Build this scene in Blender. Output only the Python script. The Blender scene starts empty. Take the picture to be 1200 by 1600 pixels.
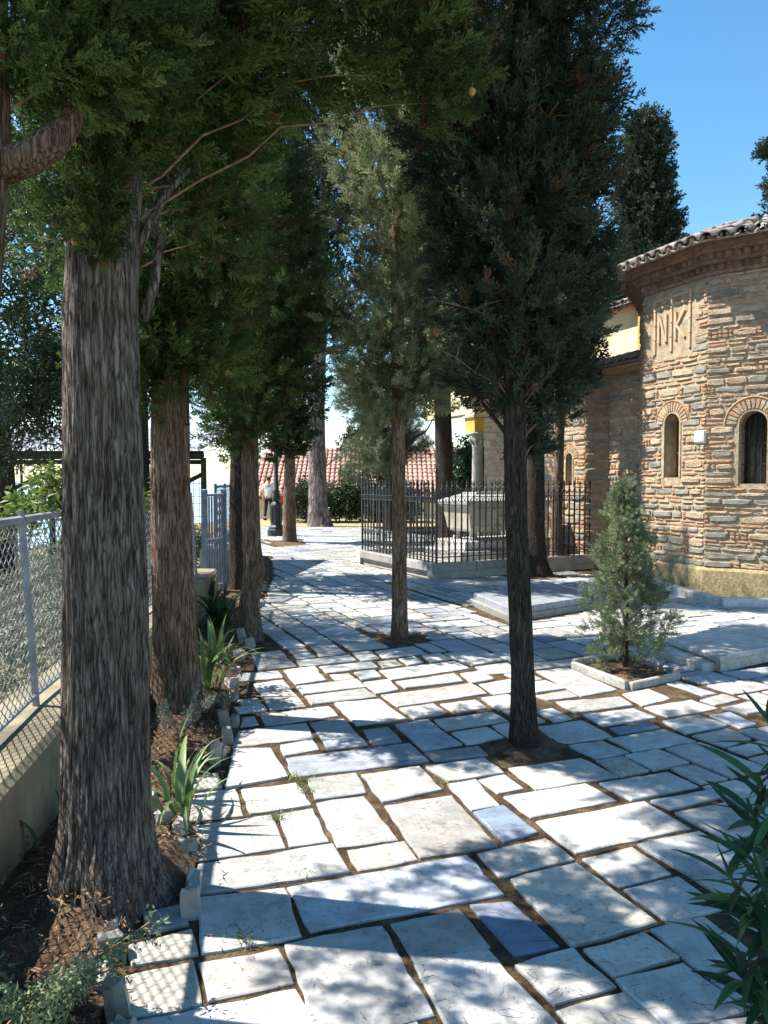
import bpy, math, random
import numpy as np
from mathutils import Vector, Matrix, Euler, noise

R = math.radians
rnd = random.Random(11)
sc = bpy.context.scene
COL = sc.collection

# ------------------------------------------------------------------ camera, sky, sun, exposure
cam_d = bpy.data.cameras.new('camera')
cam = bpy.data.objects.new('camera', cam_d)
COL.objects.link(cam)
PITCH = math.atan(50 / 1200)
cam.location = (0, 0, 1.6)
cam.rotation_euler = (R(90) - PITCH, 0, 0)
cam_d.sensor_fit = 'VERTICAL'
cam_d.sensor_height = 36.0
cam_d.lens = 27.0
cam_d.clip_start = 0.05
cam_d.clip_end = 60000
sc.camera = cam

SUN_EL, SUN_AZ = 53.0, 11.0
world = bpy.data.worlds.new('World')
sc.world = world
world.use_nodes = True
wn = world.node_tree
bg = wn.nodes['Background']
sky = wn.nodes.new('ShaderNodeTexSky')
sky.sky_type = 'NISHITA'
sky.sun_disc = False
sky.sun_elevation = R(SUN_EL)
sky.sun_rotation = R(-90 + SUN_AZ)
sky.air_density = 1.0
sky.dust_density = 0.1
sky.ozone_density = 1.0
hs_ = wn.nodes.new('ShaderNodeHueSaturation')
hs_.inputs['Hue'].default_value = 0.489
hs_.inputs['Saturation'].default_value = 1.26
wn.links.new(sky.outputs[0], hs_.inputs['Color'])
wn.links.new(hs_.outputs[0], bg.inputs[0])
bg.inputs[1].default_value = 0.108

sun_d = bpy.data.lights.new('sun', 'SUN')
sun_d.energy = 5.0
sun_d.angle = R(0.5)
sun_d.color = (1.0, 0.95, 0.86)
sun = bpy.data.objects.new('sun', sun_d)
COL.objects.link(sun)
sdir = Vector((-math.cos(R(SUN_EL)) * math.cos(R(SUN_AZ)), math.cos(R(SUN_EL)) * math.sin(R(SUN_AZ)), math.sin(R(SUN_EL))))
sun.rotation_euler = sdir.to_track_quat('Z', 'Y').to_euler()
sun.location = sdir * 60

sc.view_settings.view_transform = 'Standard'
sc.view_settings.look = 'None'
sc.view_settings.exposure = 1.25
sc.view_settings.gamma = 1.0
sc.view_settings.use_curve_mapping = False
try:
    sc.cycles.use_denoising = True
    sc.cycles.max_bounces = 4
    sc.cycles.diffuse_bounces = 2
    sc.cycles.transparent_max_bounces = 6
except Exception:
    pass

# ------------------------------------------------------------------ placement helper: a measured pixel -> a point of the place
CP, SP = math.cos(PITCH), math.sin(PITCH)
def ray(px, py):
    u, v = (px - 600) / 1200, (800 - py) / 1200
    return Vector((u, CP + v * SP, v * CP - SP))
def G(px, py, z=0.0):
    d = ray(px, py)
    t = (z - 1.6) / d.z
    return Vector((d.x * t, d.y * t, z))
def P(px, py, dist):
    d = ray(px, py)
    t = dist / d.y
    return Vector((d.x * t, dist, 1.6 + d.z * t))

# ------------------------------------------------------------------ object helpers
def tag(o, label=None, cat=None, group=None, kind=None):
    if label: o['label'] = label
    if cat: o['category'] = cat
    if group: o['group'] = group
    if kind: o['kind'] = kind
    return o
def empty(name, loc=(0, 0, 0), rz=0.0, parent=None):
    o = bpy.data.objects.new(name, None)
    COL.objects.link(o)
    o.location = loc
    o.rotation_euler = (0, 0, rz)
    o.empty_display_size = 0.1
    if parent: o.parent = parent
    return o
def put(name, me, parent=None, loc=(0, 0, 0), rot=None, scale=None):
    o = bpy.data.objects.new(name, me)
    COL.objects.link(o)
    if parent: o.parent = parent
    o.location = loc
    if rot is not None: o.rotation_euler = rot
    if scale is not None: o.scale = scale if hasattr(scale, '__len__') else (scale,) * 3
    return o

class MB:
    def __init__(s):
        s.v = []; s.f = []
    def add(s, vs, fs):
        n = len(s.v)
        s.v.extend([tuple(v) for v in vs])
        s.f.extend([tuple(i + n for i in f) for f in fs])
        return s
    def box(s, c, d, rz=0.0, taper=1.0, bev=0.0):
        cx, cy, cz = c; dx, dy, dz = d[0] / 2, d[1] / 2, d[2] / 2
        ca, sa = math.cos(rz), math.sin(rz)
        def tr(x, y, z): return (cx + x * ca - y * sa, cy + x * sa + y * ca, cz + z)
        if bev <= 0:
            vs = [tr(-dx, -dy, -dz), tr(dx, -dy, -dz), tr(dx, dy, -dz), tr(-dx, dy, -dz)]
            vs += [tr(-dx * taper, -dy * taper, dz), tr(dx * taper, -dy * taper, dz), tr(dx * taper, dy * taper, dz), tr(-dx * taper, dy * taper, dz)]
            fs = [(3, 2, 1, 0), (4, 5, 6, 7), (0, 1, 5, 4), (1, 2, 6, 5), (2, 3, 7, 6), (3, 0, 4, 7)]
        else:
            b = bev
            vs = []
            for (z, i, t) in ((-dz, 0, 1), (dz - b, 0, taper), (dz, b, taper)):
                vs += [tr(-(dx * t - i), -(dy * t - i), z), tr(dx * t - i, -(dy * t - i), z), tr(dx * t - i, dy * t - i, z), tr(-(dx * t - i), dy * t - i, z)]
            fs = [(3, 2, 1, 0), (8, 9, 10, 11)]
            for k in (0, 4):
                for j in range(4):
                    fs.append((k + j, k + (j + 1) % 4, k + 4 + (j + 1) % 4, k + 4 + j))
        return s.add(vs, fs)
    def tube(s, pts, rad, n=8, cap=True):
        pts = [Vector(p) for p in pts]
        if not hasattr(rad, '__len__'): rad = [rad] * len(pts)
        up = Vector((0.31, 0.17, 0.93)).normalized()
        vs = []; fs = []
        t0 = (pts[1] - pts[0]).normalized()
        a = t0.cross(up)
        if a.length < 1e-3: a = t0.cross(Vector((1, 0, 0)))
        a.normalize()
        for i, p in enumerate(pts):
            t = (pts[min(i + 1, len(pts) - 1)] - pts[max(i - 1, 0)])
            if t.length < 1e-9: t = t0.copy()
            t.normalize()
            a = (a - t * a.dot(t))
            if a.length < 1e-4: a = t.orthogonal()
            a.normalize()
            b = t.cross(a)
            for k in range(n):
                q = 2 * math.pi * k / n
                vs.append(p + (a * math.cos(q) + b * math.sin(q)) * rad[i])
        for i in range(len(pts) - 1):
            for k in range(n):
                fs.append((i * n + k, i * n + (k + 1) % n, (i + 1) * n + (k + 1) % n, (i + 1) * n + k))
        if cap:
            fs.append(tuple(range(n - 1, -1, -1)))
            fs.append(tuple((len(pts) - 1) * n + k for k in range(n)))
        return s.add(vs, fs)
    def lathe(s, prof, c=(0, 0, 0), n=16):
        vs = []; fs = []
        for (r, z) in prof:
            for k in range(n):
                q = 2 * math.pi * k / n
                vs.append((c[0] + r * math.cos(q), c[1] + r * math.sin(q), c[2] + z))
        for i in range(len(prof) - 1):
            for k in range(n):
                fs.append((i * n + k, i * n + (k + 1) % n, (i + 1) * n + (k + 1) % n, (i + 1) * n + k))
        fs.append(tuple(range(n - 1, -1, -1)))
        fs.append(tuple((len(prof) - 1) * n + k for k in range(n)))
        return s.add(vs, fs)
    def prism(s, poly, z0, z1):
        n = len(poly)
        vs = [(p[0], p[1], z0) for p in poly] + [(p[0], p[1], z1) for p in poly]
        fs = [tuple(range(n - 1, -1, -1)), tuple(range(n, 2 * n))]
        fs += [(k, (k + 1) % n, n + (k + 1) % n, n + k) for k in range(n)]
        return s.add(vs, fs)
    def mesh(s, name, mat, smooth=False):
        me = bpy.data.meshes.new(name)
        me.from_pydata(s.v, [], s.f)
        for m in (mat if isinstance(mat, (list, tuple)) else [mat]): me.materials.append(m)
        if smooth: me.polygons.foreach_set('use_smooth', [True] * len(me.polygons))
        me.update()
        return me
    def build(s, name, mat, parent=None, smooth=False, loc=(0, 0, 0), rot=None):
        return put(name, s.mesh(name, mat, smooth), parent, loc, rot)

# ------------------------------------------------------------------ materials
def lin(c):
    return tuple(c) + (1.0,)
class NT:
    def __init__(s, name):
        s.m = bpy.data.materials.new(name)
        s.m.use_nodes = True
        s.t = s.m.node_tree
        s.b = s.t.nodes['Principled BSDF']
        s.out = s.t.nodes['Material Output']
    def n(s, typ, **kw):
        x = s.t.nodes.new(typ)
        for k, v in kw.items(): setattr(x, k, v)
        return x
    def l(s, a, b): s.t.links.new(a, b)
    def coords(s, scale=(1, 1, 1), rand=True):
        g = s.n('ShaderNodeNewGeometry')
        mp = s.n('ShaderNodeMapping')
        mp.inputs['Scale'].default_value = scale
        s.l(g.outputs['Position'], mp.inputs['Vector'])
        if rand:
            oi = s.n('ShaderNodeObjectInfo')
            mu = s.n('ShaderNodeMath', operation='MULTIPLY'); mu.inputs[1].default_value = 37.0
            s.l(oi.outputs['Random'], mu.inputs[0])
            s.l(mu.outputs[0], mp.inputs['Location'])
        return mp.outputs[0]
    def noise(s, co, scale, detail=6, rough=0.6, dist=0.0):
        x = s.n('ShaderNodeTexNoise')
        x.inputs['Scale'].default_value = scale
        x.inputs['Detail'].default_value = detail
        x.inputs['Roughness'].default_value = rough
        x.inputs['Distortion'].default_value = dist
        s.l(co, x.inputs['Vector'])
        return x.outputs[0]
    def ramp(s, fac, stops):
        x = s.n('ShaderNodeValToRGB')
        e = x.color_ramp.elements
        while len(e) < len(stops): e.new(0.5)
        for k, (p, c) in enumerate(stops):
            e[k].position = p
            e[k].color = lin(c) if hasattr(c, '__len__') else (c, c, c, 1)
        s.l(fac, x.inputs[0])
        return x.outputs[0]
    def mix(s, fac, a, b, mode='MIX'):
        x = s.n('ShaderNodeMix', data_type='RGBA', blend_type=mode)
        for sock, v in ((x.inputs[0], fac), (x.inputs[6], a), (x.inputs[7], b)):
            if hasattr(v, 'is_linked') or isinstance(v, bpy.types.NodeSocket): s.l(v, sock)
            elif hasattr(v, '__len__'): sock.default_value = lin(v)
            else: sock.default_value = v
        return x.outputs[2]
    def objvar(s, col, lo=0.8, hi=1.2, hue=0.0):
        oi = s.n('ShaderNodeObjectInfo')
        mr = s.n('ShaderNodeMapRange')
        mr.inputs[3].default_value = lo; mr.inputs[4].default_value = hi
        s.l(oi.outputs['Random'], mr.inputs[0])
        h = s.n('ShaderNodeHueSaturation')
        s.l(col, h.inputs['Color']); s.l(mr.outputs[0], h.inputs['Value'])
        if hue:
            wn_ = s.n('ShaderNodeTexWhiteNoise', noise_dimensions='1D')
            s.l(oi.outputs['Random'], wn_.inputs['W'])
            m2 = s.n('ShaderNodeMapRange')
            m2.inputs[3].default_value = 0.5 - hue; m2.inputs[4].default_value = 0.5 + hue
            s.l(wn_.outputs[0], m2.inputs[0]); s.l(m2.outputs[0], h.inputs['Hue'])
        return h.outputs[0]
    def bump(s, h, strength=0.4, dist=0.01):
        x = s.n('ShaderNodeBump')
        x.inputs['Strength'].default_value = strength
        x.inputs['Distance'].default_value = dist
        s.l(h, x.inputs['Height'])
        s.l(x.outputs[0], s.b.inputs['Normal'])
    def done(s, col, rough=0.8, spec=0.3, metal=0.0):
        if isinstance(col, bpy.types.NodeSocket): s.l(col, s.b.inputs['Base Color'])
        else: s.b.inputs['Base Color'].default_value = lin(col)
        s.b.inputs['Roughness'].default_value = rough
        s.b.inputs['Specular IOR Level'].default_value = spec
        s.b.inputs['Metallic'].default_value = metal
        return s.m

def simple(name, a, b, scale=6.0, rough=0.8, bscale=40.0, bstr=0.3, bdist=0.01, var=0.0, spec=0.3, metal=0.0, stretch=(1, 1, 1), hue=0.0, lo=0.38, hi=0.64, dust=None):
    t = NT(name)
    co = t.coords(stretch)
    c = t.ramp(t.noise(co, scale), [(lo, a), (hi, b)])
    if var: c = t.objvar(c, 1 - var, 1 + var, hue)
    if dust:
        c = t.mix(t.ramp(t.noise(t.coords(rand=False), 7.0, 7, 0.7), [(0.4, 0.08), (0.66, 0.8)]), c, dust)
    if bstr: t.bump(t.noise(co, bscale, 5), bstr, bdist)
    return t.done(c, rough, spec, metal)

def marble(name, a, b, vein, vs=1.0, speck=0.5):
    t = NT(name)
    co = t.coords()
    base = t.ramp(t.noise(co, 2.2, 7, 0.65, 0.4), [(0.3, a), (0.7, b)])
    cv = t.coords((1.0, 4.0, 1))
    v = t.ramp(t.noise(cv, 1.7, 5, 0.55, 0.5), [(0.4, 0.0), (0.5, 1.0), (0.6, 0.0)])
    base = t.mix(0.0, base, vein); mixn = base.node
    mm = t.n('ShaderNodeMath', operation='MULTIPLY'); mm.inputs[1].default_value = 0.3 * vs
    t.l(v, mm.inputs[0]); t.l(mm.outputs[0], mixn.inputs[0])
    st = t.ramp(t.noise(co, 1.1, 5, 0.6), [(0.46, 0.0), (0.72, 0.7)])
    base2 = t.mix(st, base, (0.36, 0.32, 0.27))
    base2 = t.mix(1.0, base2, t.ramp(t.noise(co, 11.0, 8, 0.75), [(0.36, 0.7), (0.56, 1.04)]), 'MULTIPLY')
    sp = t.ramp(t.noise(co, 46.0, 4, 0.75), [(0.55, 0.0), (0.63, 1.0)])
    patch = t.ramp(t.noise(co, 3.0, 3), [(0.4, 0.1), (0.6, 1.0)])
    ms = t.n('ShaderNodeMath', operation='MULTIPLY'); t.l(sp, ms.inputs[0]); t.l(patch, ms.inputs[1])
    m3 = t.n('ShaderNodeMath', operation='MULTIPLY'); t.l(ms.outputs[0], m3.inputs[0]); m3.inputs[1].default_value = speck
    c = t.mix(m3.outputs[0], base2, (0.12, 0.11, 0.09))
    c = t.objvar(c, 0.66, 1.0, 0.015)
    t.bump(t.noise(co, 28.0, 6, 0.65), 0.25, 0.006)
    return t.done(c, 0.55, 0.35)

M_MARBLE = marble('white_marble', (0.66, 0.64, 0.6), (0.5, 0.49, 0.47), (0.34, 0.36, 0.4))
M_CREAM = marble('cream_marble', (0.68, 0.64, 0.56), (0.56, 0.53, 0.47), (0.4, 0.36, 0.3), 0.7, 0.7)
M_VEIN = marble('veined_marble', (0.52, 0.54, 0.58), (0.42, 0.45, 0.5), (0.25, 0.28, 0.34), 1.6, 0.4)
M_BLUE = marble('blue_stone', (0.26, 0.31, 0.42), (0.2, 0.25, 0.36), (0.15, 0.18, 0.25), 0.8, 0.2)
M_GRAN = simple('grey_granite', (0.34, 0.34, 0.34), (0.5, 0.49, 0.47), 90, 0.7, 60, 0.3, 0.005)
M_TOMB = marble('tomb_marble', (0.74, 0.72, 0.68), (0.64, 0.63, 0.61), (0.42, 0.42, 0.42), 0.7, 0.3)
M_PLINTH = marble('plinth_marble', (0.5, 0.48, 0.44), (0.36, 0.35, 0.34), (0.25, 0.24, 0.23), 0.9, 0.9)

def soil(name, a, b, c3):
    t = NT(name)
    co = t.coords(rand=False)
    c = t.ramp(t.noise(co, 9, 8, 0.7), [(0.34, a), (0.52, b), (0.68, c3)])
    f = t.ramp(t.noise(co, 120, 4, 0.7), [(0.38, 0.45), (0.62, 1.25)])
    c = t.mix(0.8, c, f, 'MULTIPLY')
    t.bump(t.noise(co, 60, 7, 0.75), 0.8, 0.02)
    return t.done(c, 0.95, 0.1)
M_JOINT = soil('joint_soil', (0.05, 0.033, 0.02), (0.115, 0.076, 0.044), (0.21, 0.15, 0.085))
M_SOIL = soil('bed_soil', (0.075, 0.048, 0.03), (0.15, 0.095, 0.06), (0.22, 0.16, 0.11))
M_GROUND = soil('dry_ground', (0.2, 0.16, 0.09), (0.3, 0.24, 0.13), (0.38, 0.31, 0.18))
M_STRAW = soil('straw_ground', (0.34, 0.26, 0.12), (0.45, 0.35, 0.17), (0.5, 0.42, 0.24))

def bark(name, dark, mid, light, sx=66.0, sz=7.5):
    t = NT(name)
    co = t.coords((sx, sx, sz))
    n1 = t.noise(co, 1.0, 7, 0.7, 0.5)
    c = t.ramp(n1, [(0.34, dark), (0.5, mid), (0.66, light)])
    n2 = t.noise(t.coords((sx * 0.9, sx * 0.9, sz * 0.8)), 1.0, 3, 0.5, 0.3)
    crack = t.ramp(n2, [(0.43, 1.0), (0.5, 0.3), (0.57, 1.0)])
    c = t.mix(1.0, c, crack, 'MULTIPLY')
    big = t.ramp(t.noise(t.coords((1, 1, 0.4)), 3.0, 4), [(0.35, 0.72), (0.65, 1.2)])
    c = t.mix(1.0, c, big, 'MULTIPLY')
    hsum = t.mix(0.5, t.ramp(n1, [(0.3, 0.0), (0.7, 1.0)]), crack)
    t.bump(hsum, 1.0, 0.025)
    return t.done(c, 0.92, 0.12)
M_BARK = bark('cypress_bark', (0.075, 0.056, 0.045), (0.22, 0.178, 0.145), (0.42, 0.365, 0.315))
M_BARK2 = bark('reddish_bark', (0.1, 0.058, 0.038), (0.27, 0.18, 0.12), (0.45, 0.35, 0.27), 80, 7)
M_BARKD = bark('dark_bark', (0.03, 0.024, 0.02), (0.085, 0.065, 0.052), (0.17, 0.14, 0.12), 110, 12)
M_PINEB = bark('pine_bark', (0.08, 0.06, 0.05), (0.28, 0.22, 0.19), (0.42, 0.36, 0.33), 14, 3)
M_TWIG = simple('twig_wood', (0.16, 0.09, 0.05), (0.3, 0.2, 0.13), 20, 0.9, 60, 0.4)

def foliage(name, cols, trans=0.25, rough=0.6):
    trans *= 0.65
    t = NT(name)
    oi = t.n('ShaderNodeObjectInfo')
    n = len(cols)
    c = t.ramp(oi.outputs['Random'], [(k / max(1, n - 1), cols[k]) for k in range(n)])
    g = t.n('ShaderNodeNewGeometry')
    nz = t.ramp(t.noise(g.outputs['Position'], 1.7, 3), [(0.35, 0.7), (0.65, 1.25)])
    c = t.mix(1.0, c, nz, 'MULTIPLY')
    t.done(c, rough, 0.3)
    tr = t.n('ShaderNodeBsdfTranslucent')
    t.l(c, tr.inputs['Color'])
    mx = t.n('ShaderNodeMixShader'); mx.inputs[0].default_value = trans
    t.l(t.b.outputs[0], mx.inputs[1]); t.l(tr.outputs[0], mx.inputs[2]); t.l(mx.outputs[0], t.out.inputs['Surface'])
    return t.m
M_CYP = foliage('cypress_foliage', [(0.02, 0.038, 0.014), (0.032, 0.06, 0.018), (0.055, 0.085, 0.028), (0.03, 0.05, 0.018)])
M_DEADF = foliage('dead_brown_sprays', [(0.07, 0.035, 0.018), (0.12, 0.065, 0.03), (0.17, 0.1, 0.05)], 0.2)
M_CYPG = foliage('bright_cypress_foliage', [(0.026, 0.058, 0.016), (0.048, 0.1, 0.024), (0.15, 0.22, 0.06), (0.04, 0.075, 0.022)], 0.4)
M_CYPO = foliage('olive_cypress_foliage', [(0.13, 0.16, 0.075), (0.22, 0.25, 0.12), (0.34, 0.36, 0.2), (0.17, 0.2, 0.09)], 0.45)  # olive tone, lifted further to stand in for sun-caught sprays
M_CYPB = foliage('blue_cypress_foliage', [(0.018, 0.032, 0.02), (0.03, 0.05, 0.03), (0.085, 0.115, 0.06), (0.022, 0.04, 0.024)])  # lightest stop is lifted to stand in for sprays catching the sun
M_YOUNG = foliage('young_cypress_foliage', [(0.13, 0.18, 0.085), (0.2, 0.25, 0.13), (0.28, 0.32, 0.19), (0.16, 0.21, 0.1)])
M_BROAD = foliage('broad_leaf', [(0.03, 0.05, 0.02), (0.05, 0.08, 0.03), (0.08, 0.11, 0.05)], 0.2, 0.4)
M_HEDGE = foliage('hedge_leaf', [(0.02, 0.045, 0.02), (0.035, 0.07, 0.03), (0.06, 0.1, 0.04)], 0.15, 0.4)
M_VINE = foliage('vine_leaf', [(0.1, 0.17, 0.04), (0.17, 0.24, 0.06), (0.25, 0.28, 0.08)], 0.4, 0.5)
M_PINE = foliage('pine_needle', [(0.1, 0.13, 0.07), (0.15, 0.18, 0.1), (0.2, 0.22, 0.13)], 0.2)
M_OLEA = foliage('oleander_leaf', [(0.02, 0.055, 0.022), (0.035, 0.085, 0.03), (0.06, 0.13, 0.045)], 0.2, 0.5)
M_IRIS = foliage('iris_leaf', [(0.09, 0.16, 0.05), (0.15, 0.23, 0.08), (0.24, 0.3, 0.13)], 0.3, 0.45)
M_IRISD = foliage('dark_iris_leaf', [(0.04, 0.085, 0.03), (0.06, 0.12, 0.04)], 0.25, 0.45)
M_SCRUB = foliage('scrub_leaf', [(0.16, 0.2, 0.1), (0.26, 0.28, 0.17), (0.34, 0.34, 0.24)], 0.3)
M_SILV = foliage('silver_leaf', [(0.2, 0.22, 0.17), (0.28, 0.3, 0.23), (0.16, 0.18, 0.13)], 0.2)
M_SAGE = foliage('small_green_leaf', [(0.1, 0.15, 0.07), (0.16, 0.21, 0.1), (0.2, 0.25, 0.14)], 0.3)
M_GRASS = foliage('weed_grass', [(0.1, 0.16, 0.05), (0.17, 0.2, 0.08), (0.3, 0.27, 0.12)], 0.3)
M_PINK = simple('pink_petal', (0.75, 0.3, 0.42), (0.85, 0.45, 0.55), 10, 0.6, 30, 0.1)
M_CONE = simple('cone_brown', (0.4, 0.2, 0.08), (0.55, 0.3, 0.13), 60, 0.7, 80, 0.5)
M_LITTER = simple('dry_needles', (0.1, 0.055, 0.03), (0.3, 0.19, 0.11), 60, 0.9, 60, 0)

M_IRON = simple('black_iron', (0.012, 0.012, 0.014), (0.03, 0.028, 0.026), 30, 0.5, 60, 0.2, 0.003, 0, 0.5)
M_LAMPG = simple('dark_green_iron', (0.008, 0.016, 0.014), (0.015, 0.026, 0.023), 20, 0.4, 60, 0.15, 0.003, 0, 0.5)
M_GALV = simple('galvanised_wire', (0.22, 0.22, 0.23), (0.42, 0.42, 0.43), 30, 0.5, 60, 0.1, 0.002, 0, 0.5, 0.4)
M_FPAINT = simple('grey_fence_paint', (0.2, 0.21, 0.23), (0.3, 0.31, 0.33), 8, 0.6, 60, 0.15, 0.003, 0, 0.4)
M_GATE = simple('blue_grey_gate_paint', (0.15, 0.165, 0.21), (0.24, 0.26, 0.31), 8, 0.6, 60, 0.15, 0.003, 0, 0.4)
M_STEEL = simple('dark_steel', (0.02, 0.02, 0.022), (0.05, 0.05, 0.05), 8, 0.6, 60, 0.1)
M_SHEET = simple('pale_roof_sheet', (0.55, 0.58, 0.6), (0.68, 0.7, 0.72), 3, 0.5, 30, 0.1)
M_CONC = simple('stained_plaster', (0.13, 0.115, 0.08), (0.33, 0.28, 0.19), 2.2, 0.9, 50, 0.5, 0.01, stretch=(1, 1, 0.7), lo=0.36, hi=0.6)
M_CONC2 = simple('grey_concrete', (0.36, 0.34, 0.3), (0.5, 0.47, 0.42), 5, 0.9, 60, 0.5, 0.01)
M_FOOT = simple('rough_ochre_plaster', (0.28, 0.2, 0.1), (0.5, 0.4, 0.22), 26, 0.95, 70, 0.9, 0.02)
M_MORTAR = simple('lime_mortar', (0.32, 0.24, 0.155), (0.5, 0.4, 0.28), 12, 0.95, 50, 0.8, 0.02)
M_CORN = simple('dark_cornice_brick', (0.15, 0.085, 0.06), (0.27, 0.17, 0.12), 14, 0.92, 60, 0.6, 0.012, 0.25)
M_BRICK = simple('old_brick', (0.42, 0.21, 0.12), (0.56, 0.33, 0.19), 14, 0.92, 60, 0.8, 0.015, 0.25, hue=0.01, dust=(0.48, 0.34, 0.21))
M_OCHRE = simple('ochre_stone', (0.4, 0.27, 0.165), (0.54, 0.41, 0.285), 9, 0.95, 45, 1.0, 0.025, 0.2, hue=0.008, dust=(0.48, 0.385, 0.29))
M_SCHIST = simple('grey_schist', (0.19, 0.19, 0.165), (0.4, 0.38, 0.33), 7, 0.85, 35, 1.0, 0.03, 0.25, stretch=(1, 1, 4), dust=(0.42, 0.35, 0.27))
M_TILE = simple('weathered_roof_tile', (0.22, 0.17, 0.14), (0.42, 0.36, 0.32), 8, 0.9, 60, 0.6, 0.01, 0.25)
M_REDTILE = simple('red_roof_tile', (0.42, 0.2, 0.14), (0.6, 0.4, 0.32), 5, 0.85, 50, 0.3, 0.01, 0.2)
M_CREAMW = simple('cream_wall_paint', (0.66, 0.55, 0.33), (0.74, 0.64, 0.42), 3, 0.9, 40, 0.25)
M_YELLOW = simple('orange_ochre_paint', (0.62, 0.34, 0.07), (0.72, 0.45, 0.13), 4, 0.9, 40, 0.25)
M_DARK = simple('dark_glass', (0.012, 0.012, 0.014), (0.02, 0.02, 0.022), 3, 0.15, 30, 0, spec=0.5)
M_WOODB = simple('brown_shutter', (0.14, 0.06, 0.03), (0.22, 0.1, 0.05), 12, 0.7, 40, 0.3, stretch=(6, 6, 1))
M_PLAQ = simple('white_plaque', (0.74, 0.72, 0.68), (0.8, 0.79, 0.76), 10, 0.6, 50, 0.1)
M_SEA = simple('sea_water', (0.3, 0.38, 0.42), (0.34, 0.42, 0.46), 0.01, 0.25, 0.3, 0.2, 0.3)
M_SKIN = simple('skin', (0.55, 0.33, 0.24), (0.6, 0.38, 0.28), 10, 0.6, 50, 0)
M_HAIR = simple('dark_hair', (0.02, 0.014, 0.01), (0.04, 0.028, 0.02), 40, 0.6, 80, 0.3)
M_WSHIRT = simple('white_cotton', (0.72, 0.72, 0.74), (0.8, 0.8, 0.82), 8, 0.9, 20, 0.3)
M_BTROU = simple('black_cloth', (0.015, 0.015, 0.018), (0.03, 0.03, 0.034), 8, 0.9, 20, 0.3)
M_RED = simple('red_cloth', (0.6, 0.03, 0.025), (0.7, 0.06, 0.05), 8, 0.9, 20, 0.3)
M_BEIGE = simple('beige_cloth', (0.55, 0.5, 0.42), (0.62, 0.57, 0.5), 8, 0.9, 20, 0.3)

# ------------------------------------------------------------------ setting: ground, sea
def interp(tab, y):
    if y <= tab[0][0]: return tab[0][1]
    for (a, b) in zip(tab, tab[1:]):
        if y <= b[0]:
            t = (y - a[0]) / (b[0] - a[0])
            return a[1] + (b[1] - a[1]) * t
    return tab[-1][1]
WALL = [(-1.0, -0.80), (2.86, -1.42), (4.03, -1.6), (8.3, -2.02), (10.5, -2.2), (15.0, -2.62), (20, -3.7), (34, -6.8)]
EDGE = [(0.2, -0.60), (2.25, -0.84), (2.5, -0.90), (2.78, -0.93), (2.84, -0.74), (3.3, -0.80), (3.55, -0.93), (3.95, -0.98), (4.15, -0.93),
        (4.5, -0.99), (5.2, -1.06), (6.2, -1.18), (7.4, -1.35), (8.5, -1.5), (10.0, -1.62), (12.5, -1.85), (15.0, -2.25)]
def wall_x(y): return interp(WALL, y)
def edge_x(y): return interp(EDGE, y)

def ground_z(x, y):
    z = -0.03
    lx = wall_x(y) - 0.45
    if x < lx: z -= min(60.0, (lx - x) * 0.05 + 0.05 + max(0, lx - x - 5.5) * 0.6)
    if y > 31: z -= min(60.0, (y - 31) * 0.45)
    return z
gx = [-3000, -400, -130, -100, -70, -45, -30, -20, -14, -10, -8] + [-7 + 0.5 * k for k in range(20)] + [4, 8, 14, 30, 80, 300, 3000]
gy = [-3000, -200, -30, -8, -3] + [-1 + 1.0 * k for k in range(38)] + [40, 46, 55, 70, 90, 120, 165, 400, 3000]
b = MB()
for y in gy:
    for x in gx: b.v.append((x, y, ground_z(x, y)))
nx = len(gx)
for j in range(len(gy) - 1):
    for i in range(nx - 1):
        b.f.append((j * nx + i, j * nx + i + 1, (j + 1) * nx + i + 1, (j + 1) * nx + i))
ground = tag(b.build('ground', M_GROUND), kind='structure')
b = MB(); b.add([(-30000, -30000, -38), (30000, -30000, -38), (30000, 30000, -38), (-30000, 30000, -38)], [(0, 1, 2, 3)])
tag(b.build('sea', M_SEA), kind='structure')

# ------------------------------------------------------------------ pavement: joint soil sheet + marble slabs
pav_poly = [(edge_x(y) - 0.05, y) for y in [0.2 + 0.25 * k for k in range(60)]] + [(-3.4, 18.5), (-5.6, 26.5), (1.5, 26.5), (6.5, 20), (7.0, 0.2)]
b = MB(); b.add([(x, y, 0.006) for (x, y) in pav_poly], [tuple(range(len(pav_poly) - 1, -1, -1))])
pavement = tag(b.build('pavement', M_JOINT), kind='structure')

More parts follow.
